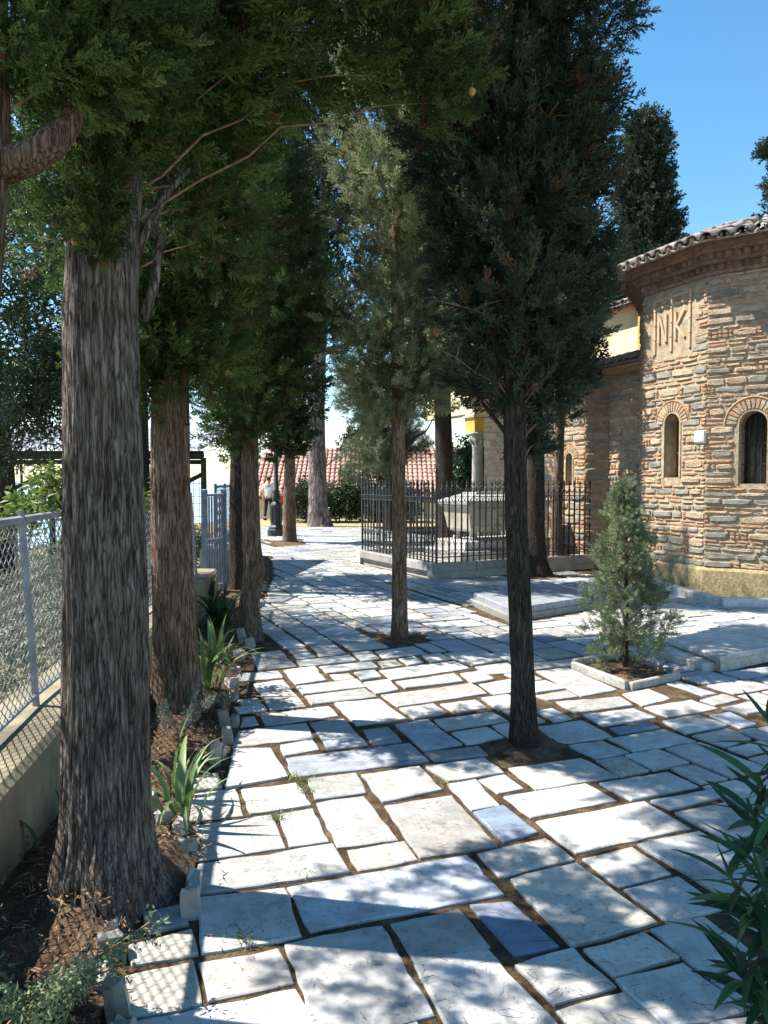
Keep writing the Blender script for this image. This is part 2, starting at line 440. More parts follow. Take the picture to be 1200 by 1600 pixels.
TR = """
310,1402,442,1387,468,1459,317,1485,W; 312,1350,518,1318,543,1360,315,1394,W; 205,1475,295,1453,306,1487,210,1504,C; 200,1525,298,1503,312,1565,203,1583,C
316,1503,432,1480,455,1532,330,1558,W; 205,1598,457,1545,490,1625,215,1690,W; 448,1473,595,1445,673,1580,500,1620,W; 453,1385,728,1335,783,1395,487,1452,V
615,1442,715,1420,760,1475,652,1500,W; 653,1506,760,1480,870,1600,717,1630,W; 738,1414,798,1408,868,1474,804,1489,B; 810,1507,895,1482,955,1537,867,1563,W
877,1578,972,1552,1030,1603,930,1640,W; 800,1373,900,1349,1022,1439,893,1473,C; 917,1482,1005,1459,1055,1494,962,1522,C; 968,1530,1067,1506,1160,1577,1045,1605,W
912,1340,987,1323,1045,1362,967,1382,W; 978,1388,1060,1369,1125,1417,1047,1439,W; 1023,1452,1100,1433,1177,1490,1107,1521,W; 1117,1530,1183,1513,1220,1553,1182,1578,W
1117,1597,1170,1589,1215,1620,1140,1640,W; 998,1318,1093,1299,1227,1377,1139,1402,W; 1055,1268,1150,1250,1225,1288,1137,1311,W; 838,1281,1007,1250,1077,1292,900,1330,W
749,1332,852,1309,893,1340,782,1367,C; 740,1268,787,1258,837,1298,787,1313,B; 700,1224,743,1217,780,1256,737,1263,W; 748,1217,788,1209,818,1230,777,1238,W
787,1243,915,1223,963,1249,830,1274,W; 795,1199,908,1183,967,1211,837,1232,W; 938,1223,1043,1205,1090,1227,987,1248,W; 1018,1250,1105,1234,1127,1244,1048,1262,W
1100,1227,1150,1217,1200,1238,1133,1249,C; 933,1188,973,1181,1013,1203,970,1212,C; 977,1180,1027,1170,1077,1190,1020,1202,W; 1050,1200,1083,1194,1135,1216,1095,1223,W
1040,1169,1093,1159,1197,1199,1143,1214,W; 889,1164,940,1156,983,1174,932,1184,W; 950,1153,1038,1138,1087,1157,990,1173,W; 840,1135,910,1125,958,1150,870,1163,W
953,1136,1018,1127,1033,1136,967,1146,B; 910,1116,990,1106,1026,1120,942,1133,W; 1034,1126,1090,1116,1137,1132,1070,1145,W; 1080,1148,1137,1137,1173,1153,1133,1166,W
1137,1168,1190,1156,1213,1167,1167,1179,W; 1107,1116,1140,1111,1183,1130,1157,1137,V; 1005,1104,1080,1092,1123,1106,1043,1119,W; 1093,1093,1130,1083,1157,1092,1117,1101,W
1127,1105,1177,1094,1207,1107,1167,1115,W; 837,1110,862,1105,895,1121,865,1127,W; 867,1096,970,1088,990,1101,900,1113,W; 972,1083,1013,1075,1048,1090,1003,1102,C
1170,1184,1200,1177,1225,1190,1197,1195,W; 365,1169,423,1168,450,1212,352,1229,W; 437,1163,488,1155,499,1170,445,1179,W; 446,1183,640,1160,670,1188,458,1212,V
372,1140,478,1128,490,1152,363,1166,W; 484,1128,537,1121,575,1162,513,1170,V; 567,1140,607,1135,628,1158,583,1163,V; 617,1132,668,1123,722,1162,662,1172,V
663,1175,747,1165,763,1178,680,1188,V; 666,1197,757,1183,787,1206,702,1219,W; 565,1210,655,1197,690,1232,598,1251,W; 602,1258,705,1242,775,1319,657,1338,W
482,1215,555,1207,572,1237,493,1247,W; 377,1232,462,1222,485,1256,392,1269,W; 300,1240,367,1232,379,1272,265,1285,C; 305,1213,340,1208,347,1229,298,1234,C
268,1294,423,1272,444,1322,285,1345,W; 437,1272,488,1263,512,1312,453,1320,G; 495,1253,568,1242,620,1310,527,1322,W; 545,1327,630,1313,650,1340,562,1357,C
405,1115,515,1102,530,1117,415,1132,W; 395,1067,442,1060,478,1102,422,1108,W; 378,1120,398,1117,405,1130,375,1134,W; 522,1098,592,1092,635,1122,557,1132,W
475,1087,570,1075,590,1088,487,1100,W; 462,1072,558,1060,573,1073,473,1084,W; 443,1047,492,1040,510,1062,462,1069,W; 498,1041,580,1033,592,1042,510,1051,W
515,1053,545,1050,555,1058,525,1062,C; 553,1050,585,1046,597,1057,565,1062,W; 568,1066,607,1061,623,1077,587,1083,G; 592,1047,710,1032,735,1043,610,1062,W
618,1065,710,1052,725,1064,632,1075,W; 595,1085,737,1067,762,1083,620,1103,W; 623,1106,677,1098,697,1113,647,1122,W; 687,1099,743,1092,762,1105,710,1113,W
677,1123,770,1111,794,1125,697,1140,W; 705,1144,762,1135,788,1151,730,1162,W; 768,1132,800,1127,828,1143,797,1153,W; 752,1090,793,1084,833,1100,778,1109,W
393,1022,438,1015,463,1040,403,1046,W; 372,1052,435,1047,443,1058,370,1064,W; 448,1012,475,1010,482,1017,457,1021,C; 458,1023,483,1019,495,1026,465,1030,W
484,1008,520,1003,542,1020,500,1025,W; 462,1032,547,1023,558,1032,470,1041,W; 550,1019,580,1016,593,1028,565,1032,G; 585,1017,647,1008,668,1020,598,1028,W
589,1033,618,1030,630,1038,598,1043,C; 622,1029,647,1025,663,1034,637,1039,W; 658,1024,687,1020,705,1029,673,1034,W; 693,1021,757,1015,785,1031,737,1039,W
742,1041,793,1034,810,1049,760,1053,W; 718,1052,750,1047,772,1060,737,1067,W; 748,1068,797,1060,817,1077,772,1084,W; 837,1048,885,1042,965,1076,908,1087,W
836,1086,887,1077,905,1087,855,1093,W
"""
MATK = {'W': M_MARBLE, 'C': M_CREAM, 'V': M_VEIN, 'B': M_BLUE, 'G': M_GRAN}
quads = []
for e in TR.replace('\n', ';').split(';'):
    e = e.strip()
    if not e: continue
    t = e.split(',')
    n = [float(q) for q in t[:8]]
    q = [G(n[2 * i], n[2 * i + 1], 0.02) for i in range(4)]
    qc = sum(q, Vector((0, 0, 0))) / 4
    q = [p + (p - qc).normalized() * max(0.002, 0.016 - 0.006 * (qc.y - 2.6)) for p in q]
    quads.append(([Vector((p.x, p.y)) for p in q], t[8]))
angs = [math.atan2((q[1] - q[0]).y, (q[1] - q[0]).x) for q, _ in quads] + [math.atan2((q[2] - q[3]).y, (q[2] - q[3]).x) for q, _ in quads]
ANG = sorted(angs)[len(angs) // 2]
EU = Vector((math.cos(ANG), math.sin(ANG))); EV = Vector((-math.sin(ANG), math.cos(ANG)))
print('pavement angle', math.degrees(ANG), len(quads))

CS = 0.06
U0, V0, NU, NV_ = -9.0, -4.0, 310, 560
occ = np.zeros((NV_, NU), bool)
jj, ii = np.meshgrid(np.arange(NV_), np.arange(NU), indexing='ij')
cu = U0 + (ii + 0.5) * CS; cv = V0 + (jj + 0.5) * CS
WX = cu * EU.x + cv * EV.x; WY = cu * EU.y + cv * EV.y
def inside(poly, grow=0.0):
    n = len(poly)
    a = sum(poly[i][0] * poly[(i + 1) % n][1] - poly[(i + 1) % n][0] * poly[i][1] for i in range(n))
    m = np.ones_like(occ)
    for i in range(n):
        p, q = poly[i], poly[(i + 1) % n]
        ex, ey = q[0] - p[0], q[1] - p[1]
        L = math.hypot(ex, ey) + 1e-9
        s = ((ex * (WY - p[1]) - ey * (WX - p[0])) / L) * (1 if a > 0 else -1)
        m &= s > -grow
    return m
ex_grid = np.interp(WY, [e[0] for e in EDGE] + [18.5, 26.5], [e[1] for e in EDGE] + [-3.4, -5.6])
occ |= (WX < ex_grid + 0.04) | (WY < 1.3) | (WY > 26) | (WX > 6.4) | (WX > 6.4 - (WY - 20) * 0.6)
for q, _ in quads: occ |= inside(q, 0.012)
# tree pits, planter, graves, enclosure and apse stand clear of the slabs
ENC_A, ENC_B = Vector((0.80, 12.15)), Vector((-0.33, 14.75))
ENC_U = Vector((0.885, 0.465)).normalized(); ENC_V = Vector((-ENC_U.y, ENC_U.x))
ENC_L, ENC_W = 4.5, 2.9
enc_poly = [ENC_A, ENC_A + ENC_U * ENC_L, ENC_A + ENC_U * ENC_L + ENC_V * ENC_W, ENC_A + ENC_V * ENC_W]
apse_poly = [(3.75, 12.0), (4.3, 10.35), (7.5, 8.8), (7.5, 16), (4, 16)]
pit4 = [G(765, 1160), G(800, 1198), G(905, 1168), G(850, 1143)]
pit5 = [G(598, 1000), G(612, 1014), G(672, 1004), G(655, 992)]
pit8 = [G(425, 846), G(430, 856), G(478, 852), G(470, 843)]
pit6 = [(2.1, 12.25), (2.95, 12.35), (2.9, 13.0), (2.1, 12.9)]
g2_poly = [G(735, 950), G(800, 979), G(938, 953), G(862, 928)]
g1_poly = [G(1046, 1022), G(1125, 1053), G(1270, 1020), G(1180, 990)]
planter = [G(893, 1046), G(982, 1080), G(1062, 1062), G(975, 1030)]
for pl in (enc_poly, apse_poly, pit4, pit5, pit6, pit8, g2_poly, g1_poly, planter):
    occ |= inside([(p[0], p[1]) for p in pl], 0.02)

fills = []
r2 = random.Random(5)
for j in range(NV_):
    i = 0
    while i < NU:
        if occ[j, i]:
            i += 1; continue
        if r2.random() < 0.55: w, h = r2.randint(6, 14), r2.randint(4, 7)
        elif r2.random() < 0.5: w, h = r2.randint(4, 7), r2.randint(6, 11)
        else: w, h = r2.randint(5, 9), r2.randint(5, 8)
        ww = 0
        while ww < w and i + ww < NU and not occ[j, i + ww]: ww += 1
        if ww < w and w - ww < 3 or ww < 3: pass
        nxt = 0
        while i + ww + nxt < NU and nxt < 4 and not occ[j, i + ww + nxt]: nxt += 1
        if nxt and nxt < 3: ww += nxt
        hh = 0
        while hh < h and j + hh < NV_ and not occ[j + hh, i:i + ww].any(): hh += 1
        gap = 0
        while gap < 3 and j + hh + gap < NV_ and not occ[j + hh + gap, i:i + ww].any(): gap += 1
        if gap < 3: hh += gap
        occ[j:j + hh, i:i + ww] = True
        yc = (EU * (U0 + i * CS) + EV * (V0 + j * CS)).y
        if (min(ww, hh) >= 3 if yc < 7.9 else ww >= 2):
            g_ = 0.017 if min(ww, hh) > 1 else 0.006
            a0, a1 = U0 + i * CS + g_, U0 + (i + ww) * CS - g_
            c0, c1 = V0 + j * CS + g_, V0 + (j + hh) * CS - g_
            q = [EU * a0 + EV * c1, EU * a1 + EV * c1, EU * a1 + EV * c0, EU * a0 + EV * c0]
            k = 'W' if r2.random() < 0.66 else ('C' if r2.random() < 0.45 else ('V' if r2.random() < 0.75 else 'G'))
            if r2.random() < 0.02: k = 'B'
            fills.append((q, k))
        i += max(1, ww)

def slab_mesh(bld, q, rng, ztop, org):
    """bevelled slab with slightly chipped, wavering edges"""
    c = sum(q, Vector((0, 0))) / 4
    ring = []
    for k in range(4):
        a, e = q[k], q[(k + 1) % 4]
        L = (e - a).length
        n = max(2, min(8, int(L / 0.07)))
        for m in range(n):
            p = a.lerp(e, m / n)
            if m == 0:
                p = p + (c - p).normalized() * rng.uniform(0.001, 0.008)
            else:
                p = p + (c - p).normalized() * (rng.uniform(-0.005, 0.006) if rng.random() > 0.1 else rng.uniform(0.006, 0.012))
            ring.append(p)
    n = len(ring)
    tx, ty = rng.uniform(-0.006, 0.006), rng.uniform(-0.006, 0.006)
    vs = []
    for (ins, dz) in ((0.0, -0.03), (0.0, -0.004), (0.005, 0.0)):
        for p in ring:
            d = c - p
            pp = p + d.normalized() * (ins + (rng.uniform(0, 0.004) if ins else 0))
            vs.append((pp.x - org.x, pp.y - org.y, ztop + dz + (pp.x - c.x) * tx + (pp.y - c.y) * ty))
    fs = []
    for L in (0, n):
        for k in range(n):
            fs.append((L + (k + 1) % n, L + k, L + n + k, L + n + (k + 1) % n))
    fs.append(tuple(range(3 * n - 1, 2 * n - 1, -1)))
    bld.add(vs, fs)
def orient(q):
    a = sum(q[i].x * q[(i + 1) % 4].y - q[(i + 1) % 4].x * q[i].y for i in range(4))
    return q if a < 0 else list(reversed(q))
def px_size(q):
    c = sum(q, Vector((0, 0))) / 4
    if c.y < 1.7 or abs(c.x / c.y) > 0.62: return 0
    A = abs(sum(q[i].x * q[(i + 1) % 4].y - q[(i + 1) % 4].x * q[i].y for i in range(4))) / 2
    return A / (c.y ** 3)
allq = [(orient(q), k, 1) for q, k in quads] + [(orient(q), k, 0) for q, k in fills]
allq.sort(key=lambda e: -px_size(e[0]) - 10 * e[2])
r3 = random.Random(9)
rest = {}
for n_, (q, k, tr_) in enumerate(allq):
    c = sum(q, Vector((0, 0))) / 4
    zt = 0.018 + r3.uniform(-0.003, 0.005)
    if n_ < 300 and px_size(q) > 0:
        b = MB(); slab_mesh(b, q, r3, zt, c)
        b.build('slab', MATK[k], pavement, loc=(c.x, c.y, 0))
    else:
        b = rest.setdefault(k, MB()); slab_mesh(b, q, r3, zt, Vector((0, 0)))
for k, b in rest.items():
    tag(b.build('far_slabs', MATK[k], pavement), kind='stuff')
print('slabs', len(allq))

# ------------------------------------------------------------------ planting bed with its edging stones
b = MB()
ys = [0.3 + 0.06 * k for k in range(260)]
NC = 16
for y in ys:
    x0, x1 = wall_x(y) - 0.05, edge_x(y)
    for k in range(NC):
        t = k / (NC - 1)
        x = x0 + (x1 - x0) * t
        n1 = noise.noise(Vector((x * 3, y * 3, 0))) * 0.03 + noise.noise(Vector((x * 14, y * 14, 4))) * 0.018
        mound = 0.10 * math.exp(-((x + 1.1) ** 2 + (y - 2.95) ** 2) / 0.15) + 0.06 * math.exp(-((x + 1.4) ** 2 + (y - 5.2) ** 2) / 0.15)
        b.v.append((x, y, (0.045 + n1 + mound) * min(1, (1 - t) * 5 + 0.25) + 0.004))
for j in range(len(ys) - 1):
    for i in range(NC - 1):
        b.f.append((j * NC + i, j * NC + i + 1, (j + 1) * NC + i + 1, (j + 1) * NC + i))
bed = tag(b.build('planting_bed', M_SOIL, smooth=True), kind='structure')

def chunk(w, d, h, rng):
    b = MB()
    vs = []
    for (z, s) in ((-0.06, 1.0), (h * 0.5, 1.0), (h * 0.93, 0.95), (h, 0.7)):
        for (sx, sy) in ((-1, -1), (0, -1.05), (1, -1), (1.05, 0), (1, 1), (0, 1.05), (-1, 1), (-1.05, 0)):
            vs.append((sx * w / 2 * s * rng.uniform(0.86, 1.08), sy * d / 2 * s * rng.uniform(0.86, 1.08), z + (rng.uniform(-0.012, 0.012) if z > 0 else 0)))
    fs = []
    for L in range(3):
        for k in range(8): fs.append((L * 8 + k, L * 8 + (k + 1) % 8, L * 8 + 8 + (k + 1) % 8, L * 8 + 8 + k))
    fs.append(tuple(range(24, 32)))
    return b.add(vs, fs)
r4 = random.Random(3)
M_EDGE = marble('edging_marble', (0.4, 0.38, 0.34), (0.28, 0.27, 0.25), (0.2, 0.2, 0.2), 0.8, 0.9)
EST = [(300, 1436, 0.075, 0.05, 0.15, 5), (298, 1405, 0.06, 0.2, 0.085, 4), (290, 1345, 0.09, 0.07, 0.12, 20), (284, 1325, 0.05, 0.08, 0.13, -20), (250, 1310, 0.1, 0.06, 0.14, 40),
       (240, 1283, 0.07, 0.08, 0.15, -15), (289, 1226, 0.06, 0.09, 0.15, 12), (333, 1198, 0.07, 0.06, 0.15, 25), (345, 1188, 0.05, 0.07, 0.11, -20), (357, 1164, 0.07, 0.06, 0.12, 0),
       (352, 1140, 0.08, 0.06, 0.13, 10), (367, 1136, 0.06, 0.08, 0.1, -8), (178, 1468, 0.05, 0.05, 0.1, 0), (172, 1500, 0.09, 0.06, 0.1, 12), (168, 1545, 0.06, 0.1, 0.11, 5),
       (186, 1590, 0.075, 0.07, 0.13, 8), (190, 1640, 0.08, 0.06, 0.1, -10), (366, 1095, 0.07, 0.08, 0.09, 12), (362, 1075, 0.09, 0.1, 0.07, 30), (368, 1055, 0.1, 0.07, 0.08, 0),
       (381, 1010, 0.09, 0.07, 0.17, 8), (372, 1030, 0.11, 0.1, 0.12, 30), (392, 1012, 0.08, 0.1, 0.1, -15), (402, 980, 0.1, 0.1, 0.1, 0), (405, 950, 0.12, 0.12, 0.1, 20), (409, 925, 0.1, 0.12, 0.12, 0)]
for (px, py, w, d, h, rz) in EST:
    p = G(px, py)
    chunk(w * 0.9, d * 0.9, h * r4.uniform(0.6, 0.95), r4).build('edging_stone', r4.choice([M_EDGE, M_EDGE, M_CONC2]), bed, loc=(p.x, p.y, 0.01), rot=(R(r4.uniform(-14, 14)), R(r4.uniform(-14, 14)), R(rz + 8)))

# tree pits
for name, pl, seed in (('tree_pit', pit4, 1), ('tree_pit', pit5, 2), ('tree_pit', pit6, 3), ('tree_pit', pit8, 4)):
    rr = random.Random(seed)
    c = sum((Vector((p[0], p[1])) for p in pl), Vector((0, 0))) / 4
    ring = []
    for k in range(20):
        t = k / 20 * 4; i = int(t) % 4; f = t - int(t)
        a = Vector((pl[i][0], pl[i][1])); e = Vector((pl[(i + 1) % 4][0], pl[(i + 1) % 4][1]))
        p = a.lerp(e, f); ring.append(p + (p - c) * rr.uniform(-0.12, 0.16))
    vs = [(p.x, p.y, 0.003) for p in ring] + [(c.x + (p.x - c.x) * 0.5, c.y + (p.y - c.y) * 0.5, 0.03 + rr.uniform(-0.008, 0.01)) for p in ring]
    fs = [(k, (k + 1) % 20, 20 + (k + 1) % 20, 20 + k) for k in range(20)] + [tuple(range(20, 40))]
    me = MB().add(vs, fs).mesh('tree_pit', M_SOIL, True)
    tag(put('tree_pit_soil', me), kind='structure')

# straw-coloured strip at the far end of the paving
b = MB(); b.add([(-5.7, 26.3, 0.008), (1.8, 26.3, 0.008), (3.0, 31, 0.012), (-6.6, 31, 0.012)], [(0, 1, 2, 3)])
tag(b.build('straw_ground', M_STRAW), kind='structure')

# ------------------------------------------------------------------ garden wall and wire fence on the left
def strip_wall(name, y0, y1, z1, thick, step, mat, lab, cat, bulge=0.0):
    b = MB()
    ys = [y0 + step * k for k in range(int((y1 - y0) / step) + 1)]
    prof = [(0.0, -0.5), (0.0, z1 - 0.03), (-0.03, z1), (-thick + 0.03, z1), (-thick, z1 - 0.03), (-thick, -1.6)]
    for y in ys:
        x = wall_x(y)
        for (o, z) in prof:
            w = noise.noise(Vector((y * 1.3, z * 2, 3))) * 0.012
            b.v.append((x + o + w, y, z + (noise.noise(Vector((y * 2, o * 4, 8))) * 0.008 if z > 0 else 0)))
    n = len(prof)
    for j in range(len(ys) - 1):
        for k in range(n - 1):
            b.f.append((j * n + k + 1, j * n + k, (j + 1) * n + k, (j + 1) * n + k + 1))
    b.f.append(tuple(range(n))); b.f.append(tuple((len(ys) - 1) * n + k for k in range(n - 1, -1, -1)))
    return b
root = strip_wall('garden_wall', 0.0, 10.0, 0.45, 0.42, 0.12, M_CONC, '', '').build('garden_wall', M_CONC)
tag(root, 'low ochre stained plaster wall carrying the near wire fence', 'wall')
root = strip_wall('garden_wall', 11.0, 16.0, 0.62, 0.4, 0.2, M_CONC2, '', '').build('garden_wall', M_CONC2)
tag(root, 'higher grey concrete wall beyond the blue-grey gate', 'wall')

def wire_fence(label, y0, y1, npanel, zb, zt, mat, off, lean, pitch, group=None):
    root = empty('wire_fence', (wall_x(y0) - off, y0, zb))
    ox, oy, oz = root.location
    def at(y, z): return (wall_x(y) - off - (z - zb) * lean - ox, y - oy, z - oz)
    dy = (y1 - y0) / npanel
    for k in range(npanel + 1):
        y = y0 + dy * k
        MB().tube([at(y, zb - 0.02), at(y, zt + 0.045)], 0.02, 6).build('post', mat, root)
        if k < npanel:
            yn = y + dy
            MB().tube([at(y + 0.02, zt), at((y + yn) / 2, zt + 0.004), at(yn - 0.02, zt)], 0.02, 6).build('top_rail', mat, root)
            MB().tube([at(y + 0.02, zb + 0.05), at(yn - 0.02, zb + 0.05)], 0.012, 6).build('bottom_rail', mat, root)
            b = MB()
            nw = int(dy / pitch)
            for i in range(nw):
                yy = y + 0.02 + pitch * (i + 0.5)
                pts = []
                nz = int((zt - zb - 0.06) / (pitch * 0.85))
                for m in range(nz + 1):
                    z = zb + 0.05 + (zt - zb - 0.07) * m / nz
                    s = 1 if (m + i) % 2 == 0 else -1
                    a = at(yy + s * pitch * 0.46, z)
                    pts.append((a[0] + 0.0035 * s, a[1], a[2]))
                b.tube(pts, 0.0034, 3, cap=False)
            tag(b.build('wire_panel', M_GALV, root), kind='stuff')
    return tag(root, label, 'fence')
wire_fence('near grey pipe-framed fence of woven wire standing on the ochre plaster wall', 0.2, 9.4, 5, 0.45, 1.40, M_FPAINT, 0.2, 0.06, 0.036)
wire_fence('far blue-grey wire fence on the concrete wall past the gate', 11.1, 15.9, 4, 0.62, 1.5, M_GATE, 0.18, 0.0, 0.07)

# blue-grey gate leaf standing ajar between the two fences
gate = empty('metal_gate', (wall_x(10.0) - 0.18, 10.0, 0.0))
for (dx, dy_) in ((0.0, 0.0), (0.12, 0.62)):
    MB().box((dx, dy_, 0.74), (0.07, 0.07, 1.48), bev=0.01).build('gate_post', M_GATE, gate)
for k in range(7):
    t = (k + 0.7) / 7.4
    MB().box((0.12 * t, 0.62 * t, 0.78), (0.02, 0.03, 1.2)).build('gate_bar', M_GATE, gate)
for z in (0.17, 0.8, 1.4):
    MB().tube([(0.0, 0.02, z), (0.12, 0.6, z)], 0.018, 6).build('gate_rail', M_GATE, gate)
tag(gate, 'blue-grey metal bar gate between near wire fence and concrete wall', 'gate')

# ------------------------------------------------------------------ foliage: sprays placed through the crown's volume
def plume_template(rng, nside=14, ang=46, wid=0.027, sub=5):
    vs = []; fs = []
    def blade(p, d, L, w):
        a = d.orthogonal().normalized()
        a = Matrix.Rotation(rng.uniform(0, 6.28), 3, d) @ a
        n = len(vs)
        bend = Vector((rng.uniform(-1, 1), rng.uniform(-1, 1), rng.uniform(-1, 1))) * L * 0.12
        vs.extend([p, p + d * L * 0.5 + a * w + bend, p + d * L, p + d * L * 0.5 - a * w + bend])
        fs.append((n, n + 1, n + 2, n + 3))
    Z = Vector((0, 0, 1))
    sway = Vector((rng.uniform(-.2, .2), rng.uniform(-.2, .2), 0))
    blade(Vector((0, 0, 0)), (Z + sway).normalized(), 0.55, wid * 0.8)
    blade((Z + sway) * 0.45, (Z + sway * 1.5).normalized(), 0.55, wid * 0.9)
    for i in range(nside):
        t = 0.06 + 0.86 * i / nside
        az = i * 2.4 + rng.uniform(-.4, .4)
        rad = Vector((math.cos(az), math.sin(az), 0))
        an = R(ang + rng.uniform(-14, 14) - 14 * t)
        d = (Z * math.cos(an) + rad * math.sin(an)).normalized()
        p = Z * t + sway * t
        L = (0.44 - 0.26 * t) * rng.uniform(0.75, 1.2)
        blade(p, d, L, wid)
        side = d.cross(Vector((rng.uniform(-1, 1), rng.uniform(-1, 1), rng.uniform(-1, 1)))).normalized()
        for j in range(sub):
            q = p + d * L * (0.22 + 0.15 * j)
            s = side if j % 2 else -side
            d2 = (d * 0.75 + s * 0.62 + Vector((rng.uniform(-.3, .3), rng.uniform(-.3, .3), rng.uniform(-.1, .3)))).normalized()
            blade(q, d2, L * (0.48 - 0.05 * j) * rng.uniform(0.8, 1.25), wid * 0.85)
    return vs, fs
def leaf_template(rng, n=26, L=0.22, w=0.055):
    """a twig tuft of broad leaves"""
    vs = []; fs = []
    for i in range(n):
        p = Vector((rng.gauss(0, .16), rng.gauss(0, .16), rng.random()))
        d = Vector((rng.uniform(-1, 1), rng.uniform(-1, 1), rng.uniform(-.5, .9))).normalized()
        a = Matrix.Rotation(rng.uniform(0, 6.28), 3, d) @ d.orthogonal().normalized()
        l = L * rng.uniform(0.7, 1.3); nn = len(vs)
        f = d.cross(a) * w * 0.5
        vs.extend([p, p + d * l * 0.45 + a * w + f, p + d * l, p + d * l * 0.45 - a * w + f, p + d * l * 0.5])
        fs.extend([(nn, nn + 1, nn + 4), (nn + 1, nn + 2, nn + 4), (nn + 2, nn + 3, nn + 4), (nn + 3, nn, nn + 4)])
    return vs, fs
def needle_template(rng, n=44):
    vs = []; fs = []
    for i in range(n):
        p = Vector((0, 0, 0.15 + 0.75 * rng.random()))
        d = Vector((rng.uniform(-1, 1), rng.uniform(-1, 1), rng.uniform(-.1, .9))).normalized()
        a = d.orthogonal().normalized() * 0.012
        nn = len(vs)
        vs.extend([p - a, p + a, p + d * rng.uniform(.3, .55)]); fs.append((nn, nn + 1, nn + 2))
    return vs, fs
rt = random.Random(21)
T_CYP = [plume_template(rt) for _ in range(4)]
T_CYPF = [plume_template(rt, 11, 44, 0.042, 4) for _ in range(3)]
T_BROAD = [leaf_template(rt) for _ in range(3)]
T_OLIVE = [leaf_template(rt, 34, 0.2, 0.03) for _ in range(3)]
T_PINE = [needle_template(rt) for _ in range(3)]

def make_group(nv):
    g = bpy.data.node_groups.new('spray_nodes_%d' % nv, 'GeometryNodeTree')
    g.interface.new_socket('Geometry', in_out='INPUT', socket_type='NodeSocketGeometry')
    g.interface.new_socket('Geometry', in_out='OUTPUT', socket_type='NodeSocketGeometry')
    N, L = g.nodes, g.links
    i = N.new('NodeGroupInput'); o = N.new('NodeGroupOutput')
    def attr(nm, typ):
        a = N.new('GeometryNodeInputNamedAttribute'); a.data_type = typ; a.inputs[0].default_value = nm
        return [s for s in a.outputs if s.enabled and s.name == 'Attribute'][0]
    tpl = attr('tpl', 'INT')
    def sel(k):
        c = N.new('FunctionNodeCompare'); c.data_type = 'INT'; c.operation = 'EQUAL'
        ins = [s for s in c.inputs if s.enabled]
        L.new(tpl, ins[0]); ins[1].default_value = k
        s = N.new('GeometryNodeSeparateGeometry'); s.domain = 'POINT'
        L.new(i.outputs[0], s.inputs[0]); L.new(c.outputs[0], s.inputs[1])
        return s.outputs[0]
    join = N.new('GeometryNodeJoinGeometry')
    for k in range(nv):
        gi = N.new('GeometryNodeGeometryToInstance')
        L.new(sel(k + 1), gi.inputs[0]); L.new(gi.outputs[0], join.inputs[0])
    ip = N.new('GeometryNodeInstanceOnPoints')
    L.new(sel(0), ip.inputs['Points']); L.new(join.outputs[0], ip.inputs['Instance'])
    ip.inputs['Pick Instance'].default_value = True
    L.new(attr('var', 'INT'), ip.inputs['Instance Index'])
    L.new(attr('rot', 'FLOAT_VECTOR'), ip.inputs['Rotation'])
    L.new(attr('scl', 'FLOAT'), ip.inputs['Scale'])
    L.new(ip.outputs[0], o.inputs[0])
    return g
GROUPS = {}
def sprays(name, parent, pts, templates, mat, org):
    """pts: (position, direction, size)"""
    nv = len(templates)
    if nv not in GROUPS: GROUPS[nv] = make_group(nv)
    V = []; F = []; tpl = []
    for k, (vs, fs) in enumerate(templates):
        n = len(V); V += [tuple(v) for v in vs]; F += [tuple(i + n for i in f) for f in fs]; tpl += [k + 1] * len(vs)
    nt = len(V)
    rr = random.Random(len(pts) * 7 + 1)
    rot = [(0, 0, 0)] * nt; scl = [1.0] * nt; var = [0] * nt
    for (p, d, s) in pts:
        V.append((p[0] - org[0], p[1] - org[1], p[2] - org[2])); tpl.append(0)
        q = d.to_track_quat('Z', 'Y').to_matrix() @ Matrix.Rotation(rr.uniform(0, 6.28), 3, 'Z')
        rot.append(tuple(q.to_euler())); scl.append(s); var.append(rr.randrange(nv))
    me = bpy.data.meshes.new(name)
    me.from_pydata(V, [], F)
    me.materials.append(mat)
    for nm, typ, data, key in (('tpl', 'INT', tpl, 'value'), ('var', 'INT', var, 'value'), ('scl', 'FLOAT', scl, 'value')):
        a = me.attributes.new(nm, typ, 'POINT'); a.data.foreach_set(key, data)
    a = me.attributes.new('rot', 'FLOAT_VECTOR', 'POINT'); a.data.foreach_set('vector', [c for r_ in rot for c in r_])
    o = put(name, me, parent)
    m = o.modifiers.new('sprays', 'NODES'); m.node_group = GROUPS[nv]
    tag(o, kind='stuff')
    return o

